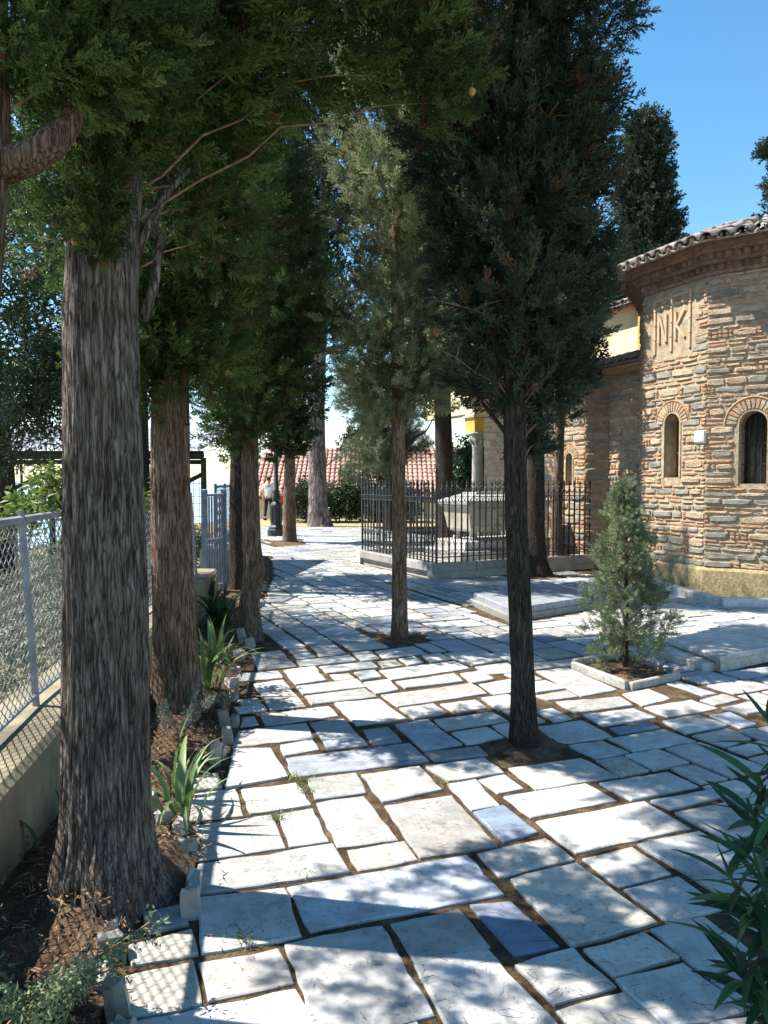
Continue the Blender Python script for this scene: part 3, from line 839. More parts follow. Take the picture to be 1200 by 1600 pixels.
def clump(c, r, n, size, rng, out=Vector((0, 0, 0)), up=0.7, squash=1.0):
    c = Vector(c); res = []
    for _ in range(n):
        o = Vector((rng.gauss(0, 1), rng.gauss(0, 1), rng.gauss(0, 1)))
        o = o / max(1.0, o.length / 1.5) * 0.72
        p = c + Vector((o.x * r, o.y * r, o.z * r * squash))
        d = (out * 0.6 + Vector((0, 0, up)) + o * 0.8 + Vector((rng.uniform(-.5, .5), rng.uniform(-.5, .5), rng.uniform(-.5, .5)))).normalized()
        s = size * rng.uniform(0.65, 1.25)
        res.append((p - d * s * 0.4, d, s))
    return res
def crown_points(axis, z0, z1, rf, nclump, per, size, rng, fill=0.5, cr=(0.2, 0.34), dens=1.0):
    pts = []; limbs = []
    nclump = int(nclump * 1.5); per = int(per * 1.5 * dens)
    # sprays close round the stem
    for _ in range(int(nclump * per * 0.25)):
        z = rng.uniform(z0, z1); az = rng.uniform(0, 6.283); o = Vector((math.cos(az), math.sin(az), 0))
        p = axis(z) + o * rf(z) * rng.uniform(0.12, 0.6)
        d = (o * rng.uniform(0.3, 1.0) + Vector((0, 0, 0.7)) + Vector((rng.uniform(-.4, .4), rng.uniform(-.4, .4), 0))).normalized()
        pts.append((p, d, size * rng.uniform(0.8, 1.3)))
    for k in range(nclump):
        t = (k + rng.random()) / nclump
        z = z0 + (z1 - z0) * t
        az = rng.uniform(0, 6.283)
        rr = rf(z) * (rng.random() ** fill)
        o = Vector((math.cos(az), math.sin(az), 0))
        a = axis(z)
        c = a + o * rr
        pts += clump(c, rng.uniform(*cr), per, size, rng, o)
        if k % 3 == 0: limbs.append((axis(max(z - rr * rng.uniform(0.5, 1.1), z0 - 0.3)), c))
    return pts, limbs

def trunk_mesh(path, seg, per_m, amp, rng_seed, fx=30.0, fz=2.2, flare=0.0):
    """path: list of (x,y,z,r) — ridged bark modelled in the surface"""
    zs = []
    b = MB()
    for (p, q) in zip(path, path[1:]):
        L = (Vector(q[:3]) - Vector(p[:3])).length
        n = max(1, int(L * per_m * (1.0 if q[2] < 3.6 else 0.2)))
        for k in range(n): zs.append([p[i] + (q[i] - p[i]) * (k / n) for i in range(4)])
    zs.append(list(path[-1]))
    H = path[0][2]
    for (x, y, z, r) in zs:
        for k in range(seg):
            a = 2 * math.pi * k / seg
            tw = a + z * 0.18
            ca, sa = math.cos(a), math.sin(a)
            qx, qy = math.cos(tw) * r, math.sin(tw) * r
            n1 = noise.noise(Vector((qx * fx, qy * fx, z * fz + rng_seed * 7.1)))
            n2 = noise.noise(Vector((qx * fx * 2.3, qy * fx * 2.3, z * fz * 2.4 + rng_seed)))
            rid = (1 - abs(n1) * 2.2) * 0.65 + (1 - abs(n2) * 2.2) * 0.35
            lob = noise.noise(Vector((math.cos(tw) * 1.3, math.sin(tw) * 1.3, z * 0.7 + rng_seed * 3))) * 0.13 * r
            fl = flare * math.exp(-(z - H) / 0.16) * (1 + 0.55 * math.sin(a * 5 + rng_seed))
            rr = r + amp * rid + lob + fl
            b.v.append((x + ca * rr, y + sa * rr, z))
    n = len(zs)
    for j in range(n - 1):
        for k in range(seg):
            b.f.append((j * seg + k, j * seg + (k + 1) % seg, (j + 1) * seg + (k + 1) % seg, (j + 1) * seg + k))
    b.f.append(tuple((n - 1) * seg + k for k in range(seg)))
    return b
def limb_tube(b, p, q, r0, rng, n=5, sag=0.1):
    pts = []; p = Vector(p); q = Vector(q); L = (q - p).length
    j = [Vector((rng.uniform(-1, 1), rng.uniform(-1, 1), rng.uniform(-1, 1))) * L * 0.022 for _ in range(n + 1)]
    for k in range(n + 1):
        t = k / n
        pts.append(p.lerp(q, t) + Vector((0, 0, -sag * L * math.sin(math.pi * t))) + (j[k] if 0 < k < n else Vector((0, 0, 0))))
    b.tube(pts, [r0 * (1 - 0.75 * k / n) for k in range(n + 1)], 5)
    return pts

def tree(name, label, cat, path, bark_mat, crown, leaf, leafmat, extra=(), seg=28, per_m=14, amp=0.006, seed=1, flare=0.03, fx=30, limbs_r=0.014,
         branches=(), group=None, dead=0):
    base = Vector(path[0][:3])
    root = empty(name, base)
    rng = random.Random(seed * 101 + 3)
    nearf = leaf is T_CYP
    fs_, fn_ = (0.74, 1.6) if nearf else (1.0, 1.0)
    pl = [(p[0] - base.x, p[1] - base.y, p[2] - base.z, p[3]) for p in path]
    trunk_mesh(pl, seg, per_m, amp, seed, fx, 2.2, flare).build('trunk', bark_mat, root, True)
    def axis(z):
        for (p, q) in zip(path, path[1:]):
            if z <= q[2] or q is path[-1]:
                t = max(0, min(1, (z - p[2]) / max(1e-6, q[2] - p[2])))
                return Vector((p[0] + (q[0] - p[0]) * t, p[1] + (q[1] - p[1]) * t, z))
    pts, limbs = [], []
    if crown:
        z0, z1, rf, ncl, per, size = crown[:6]
        kw = crown[6] if len(crown) > 6 else {}
        size *= fs_; per = int(per * fn_)
        pts, limbs = crown_points(axis, z0, z1, rf, ncl, per, size, rng, **kw)
    for e in extra:
        c, r, n, s = e[:4]
        o = (Vector(c) - axis(c[2])); o.z = 0
        if o.length > 1e-3: o.normalize()
        pts += clump(c, r, int(n * 2.0 * fn_), s * fs_, rng, o, e[4] if len(e) > 4 else 0.5)
        if len(e) <= 5:
            zz = max(path[0][2] + 1.0, c[2] - min(0.9, (Vector(c) - axis(c[2])).length * 0.6))
            limbs.append((axis(zz), Vector(c)))
    b = MB()
    for (p, q) in limbs:
        limb_tube(b, p - base, q - base, limbs_r * rng.uniform(0.6, 1.3), rng, 8, -0.1)
    for _ in range(dead):
        z = rng.uniform(crown[0] - 0.2, crown[0] + 2.2); az = rng.uniform(0, 6.28); a = axis(z)
        L = rng.uniform(0.25, 0.6)
        q = a + Vector((math.cos(az) * L, math.sin(az) * L, rng.uniform(-0.05, 0.3)))
        pp = limb_tube(b, a - base, q - base, 0.006, rng, 4, -0.05)
        for _k in range(3):
            s = pp[rng.randrange(2, 5)]
            limb_tube(b, s, s + Vector((rng.uniform(-.2, .2), rng.uniform(-.2, .2), rng.uniform(-.05, .2))), 0.0025, rng, 3, -0.05)
    if b.v: tag(b.build('twigs', M_TWIG, root, True), kind='stuff')
    for br in branches:
        bb = MB(); bb.tube([Vector(q[:3]) - base for q in br], [q[3] for q in br], 14)
        bb.build('branch', bark_mat, root, True)
    if pts and dead:
        brown = [q for q in pts if rng.random() < 0.06]
        bs = set(id(q) for q in brown)
        pts = [q for q in pts if id(q) not in bs]
        sprays('dead_sprays', root, brown, leaf, M_DEADF, base)
    if pts: sprays('crown', root, pts, leaf, leafmat, base)
    return tag(root, label, cat, group)

ROW = 'cypress trees along the path'
# near trunk, left: thick furrowed cypress
g = G(164, 1412)
t1 = (g.x, g.y)
tree('cypress_tree', 'thick furrowed cypress trunk in the left foreground beside the wire fence', 'tree',
     [(t1[0], t1[1], 0.0, 0.172), (t1[0] + 0.01, t1[1], 0.35, 0.152), (t1[0] + 0.02, t1[1] + .01, 1.2, 0.142), (t1[0] - 0.002, t1[1] + 0.03, 2.2, 0.13),
      (t1[0] + 0.05, t1[1] + 0.08, 3.2, 0.11), (t1[0] + 0.1, t1[1] + 0.1, 5.5, 0.08), (t1[0] + .1, t1[1] + .1, 8.5, 0.03)], M_BARK,
     (3.45, 8.6, lambda z: 0.7 if z < 3.95 else 1.3 * (1 - max(0, z - 5) / 5.0), 135, 17, 0.3, {'cr': (0.2, 0.36)}), T_CYP, M_CYPG,  # crown above the view is widened and thickened to shade the paving
     extra=[(P(330, 60, 3.0), 0.28, 40, 0.22), (P(400, 60, 3.3), 0.3, 40, 0.22), (P(350, 170, 3.2), 0.22, 30, 0.2), (P(300, 330, 3.3), 0.15, 18, 0.18), (P(365, 280, 3.3), 0.16, 24, 0.18),
            (P(350, 380, 3.4), 0.14, 20, 0.17), (P(470, 50, 3.3), 0.3, 44, 0.22), (P(560, 30, 3.4), 0.3, 44, 0.22), (P(640, 60, 3.4), 0.26, 40, 0.21), (P(700, 90, 3.4), 0.17, 26, 0.19),
            (P(690, 160, 3.4), 0.13, 20, 0.17), (P(140, 300, 2.72), 0.11, 20, 0.16), (P(150, 355, 2.7), 0.085, 15, 0.14), (P(160, 395, 2.7), 0.05, 7, 0.12), (P(205, 215, 2.75), 0.11, 20, 0.16), (P(150, 220, 2.75), 0.11, 18, 0.16), (P(235, 170, 2.8), 0.12, 20, 0.17), (P(105, 340, 2.8), 0.08, 12, 0.14), (P(90, 220, 2.9), 0.16, 20, 0.18), (P(190, 120, 3.1), 0.17, 22, 0.2),
            (P(235, 100, 3.0), 0.22, 26, 0.2), (P(60, 370, 3.4), 0.2, 22, 0.19), (P(70, 260, 3.5), 0.25, 26, 0.2), (P(300, 240, 3.2), 0.14, 18, 0.18)],
     seg=190, per_m=40, amp=0.010, seed=1, flare=0.075, fx=60,
     branches=[[(*P(155, 610, 2.8), 0.022), (*P(152, 540, 2.78), 0.021), (*P(143, 470, 2.77), 0.018), (*P(150, 400, 2.76), 0.013), (*P(160, 330, 2.75), 0.008)],
               [(*P(222, 500, 2.95), 0.022), (*P(240, 450, 2.96), 0.02), (*P(250, 380, 3.0), 0.016), (*P(238, 330, 3.05), 0.011), (*P(265, 270, 3.1), 0.006)],
               [(*P(212, 400, 2.92), 0.02), (*P(232, 350, 2.93), 0.017), (*P(262, 300, 3.0), 0.013), (*P(295, 265, 3.05), 0.007)],
               [(*P(190, 330, 2.95), 0.012), (*P(172, 270, 2.9), 0.008), (*P(165, 230, 2.9), 0.005)]], group=ROW, dead=14, limbs_r=0.008)

# tree whose trunk stands just outside the left edge of the picture, one thick limb reaching in
a0 = P(-6, 300, 2.3)
tree('cypress_tree', 'cypress at the left picture edge with one thick stub limb reaching in', 'tree',
     [(-2.05, 2.3, -0.15, 0.12), (-1.75, 2.3, 0.9, 0.1), (a0.x - 0.09, 2.3, a0.z - 0.45, 0.075), (a0.x - 0.03, 2.3, a0.z + 0.1, 0.07), (a0.x - 0.03, 2.3, 3.2, 0.065), (a0.x - .05, 2.3, 5.2, 0.04)], M_BARK2,
     (3.05, 5.4, lambda z: 0.6, 34, 13, 0.22, {'dens': 0.8}), T_CYP, M_CYPG,
     extra=[(P(40, 40, 2.3), 0.17, 30, 0.17), (P(110, 50, 2.3), 0.17, 34, 0.17), (P(190, 40, 2.4), 0.17, 34, 0.17), (P(250, 20, 2.5), 0.13, 24, 0.16), (P(160, 120, 2.4), 0.12, 22, 0.15), (P(90, 130, 2.4), 0.12, 20, 0.15), ((-1.95, 2.8, 2.6), 0.2, 9, 0.2), ((-2.25, 2.95, 3.0), 0.26, 10, 0.22), ((-1.75, 2.75, 3.0), 0.2, 8, 0.2), ((-2.1, 2.6, 3.1), 0.22, 9, 0.2), ((-1.9, 2.45, 2.75), 0.2, 8, 0.2), ((-2.2, 3.25, 3.0), 0.24, 10, 0.2), ((-1.95, 3.3, 3.3), 0.22, 10, 0.2)],  # plain-coordinate clumps hang out of view, added to shade the near slabs
     seg=48, per_m=20, amp=0.007, seed=2, flare=0.03, group=ROW, limbs_r=0.006,
     branches=[[(*P(2, 262, 2.3), 0.05), (*P(45, 246, 2.3), 0.05), (*P(82, 222, 2.32), 0.046), (*P(108, 195, 2.36), 0.036), (*P(122, 150, 2.4), 0.026), (*P(150, 100, 2.45), 0.018), (*P(180, 40, 2.5), 0.01)],
               [(*P(-8, 110, 2.3), 0.035), (*P(20, 85, 2.3), 0.03), (*P(42, 62, 2.3), 0.02), (*P(70, 30, 2.3), 0.01)]])

g = G(275, 1122); x, y = g.x, g.y
tree('cypress_tree', 'straight ridged cypress trunk behind the thickest one, iris leaves at its foot', 'tree',
     [(x, y, 0.0, 0.16), (x, y, 0.5, 0.14), (x - 0.02, y, 1.6, 0.125), (x - 0.02, y + .02, 2.6, 0.105), (x, y, 5, 0.07), (x, y, 8.6, 0.02)], M_BARK2,
     (2.25, 8.8, lambda z: 0.56 * min(1, 0.6 + (z - 2.2) * 0.4) * (1 - max(0, z - 6) / 4), 74, 18, 0.26), T_CYP, M_CYPG,
     extra=[(P(270, 620, 5.0), 0.16, 24, 0.18), (P(340, 560, 5.1), 0.2, 28, 0.2), (P(370, 480, 5.2), 0.2, 28, 0.2), (P(250, 560, 5.0), 0.16, 22, 0.19), (P(380, 380, 5.3), 0.22, 30, 0.22), ((-1.7, 4.35, 4.3), 0.26, 22, 0.24), ((-1.3, 4.4, 4.0), 0.24, 20, 0.24), ((-1.9, 4.2, 4.8), 0.28, 24, 0.26), ((-1.5, 4.5, 4.9), 0.28, 24, 0.26), ((-1.2, 4.35, 4.7), 0.26, 22, 0.26)],  # plain-coordinate clumps are added as shade casters for the slabs at right
     seg=120, per_m=26, amp=0.009, seed=3, flare=0.03, fx=55, group=ROW, dead=12, limbs_r=0.009)

g = G(393, 1000); x, y = g.x, g.y
tree('cypress_tree', 'crooked slim cypress with a knobbly bulge near the bed corner', 'tree',
     [(x, y, 0.0, 0.1), (x - 0.02, y, 0.35, 0.088), (x + 0.035, y, 0.72, 0.098), (x + 0.01, y, 0.95, 0.085), (x, y, 1.5, 0.08), (x, y, 2.6, 0.07), (x, y, 5.2, 0.012)], M_BARK2,
     (2.05, 5.3, lambda z: 0.58 * min(1, 0.55 + (z - 2.0) * 0.35) * (1 - max(0, z - 3.6) / 2.4), 34, 16, 0.26), T_CYP, M_CYPG,
     extra=[(P(345, 650, 7.4), 0.16, 22, 0.17), (P(370, 680, 7.5), 0.13, 16, 0.16), (P(410, 660, 7.4), 0.18, 22, 0.18), (P(450, 600, 7.6), 0.22, 26, 0.2), (P(470, 520, 7.7), 0.22, 26, 0.22)],
     seg=48, per_m=20, amp=0.008, seed=4, flare=0.03, group=ROW, dead=10, limbs_r=0.009)

g = G(374, 925); x, y = g.x, g.y
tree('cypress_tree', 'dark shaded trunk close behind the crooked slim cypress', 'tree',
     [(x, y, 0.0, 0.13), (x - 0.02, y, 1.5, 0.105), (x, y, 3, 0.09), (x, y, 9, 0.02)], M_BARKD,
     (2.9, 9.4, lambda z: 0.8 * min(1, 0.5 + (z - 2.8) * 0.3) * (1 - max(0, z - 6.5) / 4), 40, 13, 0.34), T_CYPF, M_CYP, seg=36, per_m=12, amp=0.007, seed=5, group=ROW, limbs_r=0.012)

# right foreground tree and middle tree standing in pits in the paving
g = G(820, 1168); x, y = g.x, g.y
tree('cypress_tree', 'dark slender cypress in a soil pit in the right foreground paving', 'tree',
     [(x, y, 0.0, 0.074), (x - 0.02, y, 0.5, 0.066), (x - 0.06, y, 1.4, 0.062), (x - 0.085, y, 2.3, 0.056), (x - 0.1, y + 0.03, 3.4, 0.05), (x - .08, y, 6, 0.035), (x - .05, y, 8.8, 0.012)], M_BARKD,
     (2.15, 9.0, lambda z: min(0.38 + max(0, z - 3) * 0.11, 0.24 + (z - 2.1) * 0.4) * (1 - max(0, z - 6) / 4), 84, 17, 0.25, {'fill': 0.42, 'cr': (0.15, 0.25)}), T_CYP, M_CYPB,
     extra=[(P(845, 640, 4.7), 0.13, 24, 0.17), (P(870, 590, 4.7), 0.16, 26, 0.19), (P(900, 580, 4.7), 0.11, 20, 0.16), (P(885, 640, 4.75), 0.07, 12, 0.13), (P(825, 710, 4.8), 0.09, 16, 0.14), (P(845, 690, 4.8), 0.09, 16, 0.14),
            (P(775, 300, 4.2), 0.13, 26, 0.17, 0.9), (P(780, 350, 4.15), 0.1, 18, 0.15, 0.9), (P(925, 450, 4.6), 0.12, 22, 0.17), (P(720, 460, 4.6), 0.2, 26, 0.2), (P(730, 380, 4.6), 0.2, 28, 0.2),
            (P(700, 250, 4.7), 0.22, 30, 0.22), (P(740, 150, 4.7), 0.22, 30, 0.22), (P(950, 20, 4.6), 0.2, 30, 0.22), (P(910, 150, 4.5), 0.18, 28, 0.2), (P(900, 260, 4.5), 0.18, 28, 0.2), (P(915, 400, 4.5), 0.16, 26, 0.2), (P(905, 500, 4.6), 0.16, 24, 0.19)],
     seg=56, per_m=26, amp=0.006, seed=6, flare=0.018, group=ROW, dead=16, limbs_r=0.008,
     branches=[[(*P(800, 690, 4.56), 0.014), (*P(770, 650, 4.6), 0.012), (*P(742, 615, 4.65), 0.009), (*P(725, 590, 4.7), 0.005)],
               [(*P(806, 690, 4.52), 0.008), (*P(818, 650, 4.45), 0.007), (*P(820, 600, 4.42), 0.004)],
               [(*P(798, 640, 4.56), 0.009), (*P(775, 600, 4.6), 0.007), (*P(755, 570, 4.62), 0.004)]])
g = G(624, 1000); x, y = g.x, g.y
tree('cypress_tree', 'slim reddish cypress in a soil pit mid-path before the iron railing', 'tree',
     [(x, y, 0.0, 0.078), (x, y, 0.6, 0.072), (x - 0.01, y, 1.6, 0.066), (x - 0.02, y, 2.6, 0.06), (x - .02, y, 5, 0.045), (x, y, 8.8, 0.015)], M_BARK2,
     (2.45, 9.0, lambda z: min(0.6, 0.3 + (z - 2.3) * 0.34) * (1 - max(0, z - 6) / 4), 74, 15, 0.25, {'fill': 0.42}), T_CYP, M_CYPO,
     extra=[(P(575, 640, 7.5), 0.2, 20, 0.19), (P(600, 610, 7.5), 0.2, 22, 0.19), (P(660, 620, 7.6), 0.22, 22, 0.19), (P(560, 560, 7.5), 0.22, 24, 0.2), (P(690, 560, 7.7), 0.22, 22, 0.2)],
     seg=48, per_m=20, amp=0.006, seed=7, flare=0.015, group=ROW, dead=14, limbs_r=0.008,
     branches=[[(*P(632, 705, 7.68), 0.014), (*P(650, 685, 7.7), 0.011), (*P(668, 670, 7.75), 0.008), (*P(685, 640, 7.8), 0.004)]])
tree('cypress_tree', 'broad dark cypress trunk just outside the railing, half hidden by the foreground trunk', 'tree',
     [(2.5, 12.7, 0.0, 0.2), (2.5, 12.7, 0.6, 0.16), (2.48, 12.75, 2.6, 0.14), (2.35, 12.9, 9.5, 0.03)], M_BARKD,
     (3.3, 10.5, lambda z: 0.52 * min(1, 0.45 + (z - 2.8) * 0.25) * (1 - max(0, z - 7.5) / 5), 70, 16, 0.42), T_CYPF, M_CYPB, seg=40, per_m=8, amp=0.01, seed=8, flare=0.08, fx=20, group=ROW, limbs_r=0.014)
tree('cypress_tree', 'second brown trunk between the broad dark cypress and the shaded apse', 'tree',
     [(3.05, 13.6, 0.0, 0.1), (3.1, 13.6, 2.5, 0.08), (3.1, 13.6, 8.0, 0.03)], M_BARK2,
     (3.3, 8.5, lambda z: 0.7, 30, 14, 0.42), T_CYPF, M_CYPB, seg=30, per_m=8, amp=0.008, seed=9, group=ROW, limbs_r=0.012)
tree('cypress_tree', 'dark leaning trunk rising behind the marble sarcophagus', 'tree',
     [(1.42, 17.4, 0.0, 0.26), (1.40, 17.4, 1.0, 0.2), (1.32, 17.4, 3.0, 0.18), (1.3, 17.4, 6, 0.13), (1.3, 17.4, 12.5, 0.03)], M_BARKD,
     (3.6, 13.0, lambda z: 1.35 * min(1, 0.5 + (z - 3.4) * 0.2) * (1 - max(0, z - 9) / 6), 80, 14, 0.5), T_CYPF, M_CYP, seg=36, per_m=6, amp=0.012, seed=10, flare=0.08, fx=18, group=ROW, limbs_r=0.015)
g = G(453, 848); x, y = g.x, g.y
tree('cypress_tree', 'small pale-barked cypress beside the cast-iron lamp post', 'tree',
     [(x, y, 0.0, 0.17), (x, y, 1.0, 0.15), (x + .02, y, 2.4, 0.12), (x, y, 8, 0.03)], M_BARK2,
     (2.2, 9.5, lambda z: 0.9 * min(1, 0.4 + (z - 2.1) * 0.3) * (1 - max(0, z - 6.5) / 5), 56, 15, 0.4), T_CYPF, M_CYP, seg=32, per_m=8, amp=0.014, seed=12, fx=16, group=ROW, limbs_r=0.014)
g = G(497, 823); x, y = g.x, g.y
tree('pine_tree', 'tall plated pine trunk at the far end of the paving before the hedge', 'tree',
     [(x + .05, y, 0.0, 0.38), (x, y, 0.8, 0.3), (x - 0.05, y, 4, 0.27), (x + 0.15, y, 8, 0.2), (x + 0.3, y, 14, 0.06)], M_PINEB,
     (6.0, 16, lambda z: 2.3, 48, 12, 0.7, {'cr': (0.35, 0.6)}), T_CYPF, M_CYP,
     extra=[(P(560, 700, 25.5), 0.55, 40, 0.5), (P(590, 740, 25.5), 0.4, 26, 0.45), (P(548, 745, 25.5), 0.35, 20, 0.4)], seg=36, per_m=5, amp=0.03, seed=13, fx=9, flare=0.06, limbs_r=0.04)
tree('pine_tree', 'pale needled pine spreading over the hedge behind the railing', 'tree',
     [(0.2, 24.0, 0.0, 0.14), (0.1, 24, 2.2, 0.1), (-0.2, 24, 4.0, 0.05)], M_BARKD,
     (2.0, 5.2, lambda z: 1.2, 26, 16, 0.5), T_PINE, M_PINE, seg=20, per_m=4, amp=0.01, seed=14, limbs_r=0.03,
     extra=[(P(560, 720, 23.5), 0.5, 40, 0.5, 0.0), (P(585, 700, 23.5), 0.5, 40, 0.5, 0.0), (P(640, 690, 24), 0.5, 30, 0.5, 0.0)])
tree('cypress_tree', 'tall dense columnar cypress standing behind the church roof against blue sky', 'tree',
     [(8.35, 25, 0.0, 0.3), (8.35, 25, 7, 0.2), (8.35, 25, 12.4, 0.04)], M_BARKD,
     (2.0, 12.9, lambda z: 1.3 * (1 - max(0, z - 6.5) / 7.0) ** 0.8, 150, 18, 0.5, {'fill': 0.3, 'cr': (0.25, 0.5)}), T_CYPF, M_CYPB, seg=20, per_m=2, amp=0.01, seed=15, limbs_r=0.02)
tree('pine_tree', 'dark tree tip poking in at the right picture edge above the roof', 'tree',
     [(16.3, 30, 0.0, 0.3), (16.3, 30, 9, 0.2), (16.3, 30, 13.5, 0.06)], M_PINEB,
     (11.0, 14.6, lambda z: 1.5, 40, 16, 0.55), T_CYPF, M_CYPB, seg=16, per_m=2, amp=0.01, seed=16, limbs_r=0.03)
tree('olive_tree', 'small-leaved olive-like tree overhanging beyond the wire fence at the left edge', 'tree',
     [(-4.3, 8.6, ground_z(-4.3, 8.6) - .1, 0.14), (-4.2, 8.5, 1.5, 0.12), (-4.3, 8.5, 3.2, 0.08), (-4.3, 8.5, 5.6, 0.03)], M_BARKD,
     (2.2, 6.0, lambda z: 1.25 if z > 2.6 else 0.9, 46, 9, 0.4, {'cr': (0.25, 0.42), 'dens': 0.75}), T_OLIVE, M_BROAD, seg=24, per_m=5, amp=0.008, seed=17, limbs_r=0.016,
     extra=[(P(30, 600, 8.0), 0.35, 30, 0.36), (P(70, 640, 8.0), 0.3, 26, 0.34), (P(30, 690, 8.2), 0.3, 20, 0.32), (P(85, 590, 8), 0.25, 20, 0.34)])
tree('cypress_tree', 'dark cypress beyond the fence seen between the two thick left trunks', 'tree',
     [(-4.0, 12.5, ground_z(-4, 12.5) - .1, 0.2), (-4.0, 12.5, 4, 0.15), (-4.0, 12.5, 11, 0.04)], M_BARKD,
     (3.0, 11.0, lambda z: 1.2 * (1 - max(0, z - 8) / 5), 44, 11, 0.46), T_CYPF, M_CYP, seg=20, per_m=4, amp=0.01, seed=18, limbs_r=0.016)
# brown cones hanging in the sprays
for (px, py, d, lab) in ((737, 143, 3.3, 'round brown cypress cone hanging below the top foliage above the path'), (119, 377, 2.72, 'round brown cypress cone beside the thick left trunk')):
    c = P(px, py, d)
    b = MB()
    prof = [(0.004, -0.017), (0.012, -0.013), (0.017, -0.004), (0.017, 0.005), (0.012, 0.013), (0.004, 0.017)]
    b.lathe(prof, (0, 0, 0), 9)
    b.v = [tuple(Vector(v) * (1 + 0.09 * math.sin(7 * math.atan2(v[1], v[0])) * math.cos(v[2] * 220))) for v in b.v]
    b.tube([(0, 0, 0.016), (0.004, 0, 0.035), (0.0, 0.01, 0.08)], 0.0022, 5)
    tag(b.build('cypress_cone', M_CONE, loc=c, smooth=True), lab, 'cone')

# young cypress in the marble-edged planter
g = G(977, 1050); yx, yy = g.x, g.y
yr = lambda z: 0.40 * (max(0.02, 1 - (z - 0.5) / 1.12) ** 0.85 if z > 0.5 else (0.55 + 0.9 * z)) * (0.75 if 0.75 < z < 0.85 else 1.0)
tree('young_cypress', 'small bushy young cypress growing in the marble-edged planter', 'tree',
     [(yx, yy, 0.02, 0.022), (yx, yy, 0.7, 0.016), (yx - .02, yy, 1.5, 0.005)], M_BARKD,
     (0.16, 1.55, yr, 135, 9, 0.115, {'fill': 0.3, 'cr': (0.04, 0.08), 'dens': 0.42}), T_CYP, M_YOUNG, seg=12, per_m=14, amp=0.001, seed=19, flare=0.004, limbs_r=0.005,
     extra=[(P(938, 1040, 6.2), 0.06, 10, 0.09), (P(968, 770, yy), 0.035, 10, 0.1, 0.9)])

# ------------------------------------------------------------------ church
cr = random.Random(77)
church = empty('byzantine_church', (4.5, 11.5, 0))
tag(church, 'small Byzantine church of brick and grey stone with polygonal apse', 'church')
CO = Vector((4.5, 11.5, 0))
pieces = []   # (size, name, MB, material, parent)
def stone_piece(F, s0, s1, z0, z1, proud, rng, rot=0.0):
    """rounded irregular block on a wall frame F = (origin, along, normal)"""
    O, A, Nn = F
    sc_, zc = (s0 + s1) / 2, (z0 + z1) / 2
    hw, hh = (s1 - s0) / 2, (z1 - z0) / 2
    out = [(-1, -.75), (-.55 if hw > .06 else -.3, -1), (.55 if hw > .06 else .3, -1), (1, -.75), (1, .75), (.5, 1), (-.5, 1), (-1, .75)]
    ring = []
    for (a, c) in out:
        a *= rng.uniform(0.9, 1.03); c *= rng.uniform(0.82, 1.06)
        ring.append((a * hw, c * hh))
    ca, sa = math.cos(rot), math.sin(rot)
    vs = []
    for (ins, dp) in ((1.0, -0.012), (0.985, proud * 0.65), (0.82, proud)):
        for (a, c) in ring:
            a2, c2 = a * ins, c * ins if ins > .9 else c * 0.74
            d = dp + (rng.uniform(-0.005, 0.006) if dp > 0 else 0)
            p = O + A * (sc_ + a2 * ca - c2 * sa) + Nn * d
            vs.append((p.x - CO.x, p.y - CO.y, zc + a2 * sa + c2 * ca))
    fs = []
    for L in (0, 8):
        for k in range(8): fs.append((L + k, L + (k + 1) % 8, L + 8 + (k + 1) % 8, L + 8 + k))
    fs.append(tuple(range(16, 24)))
    return MB().add(vs, fs)

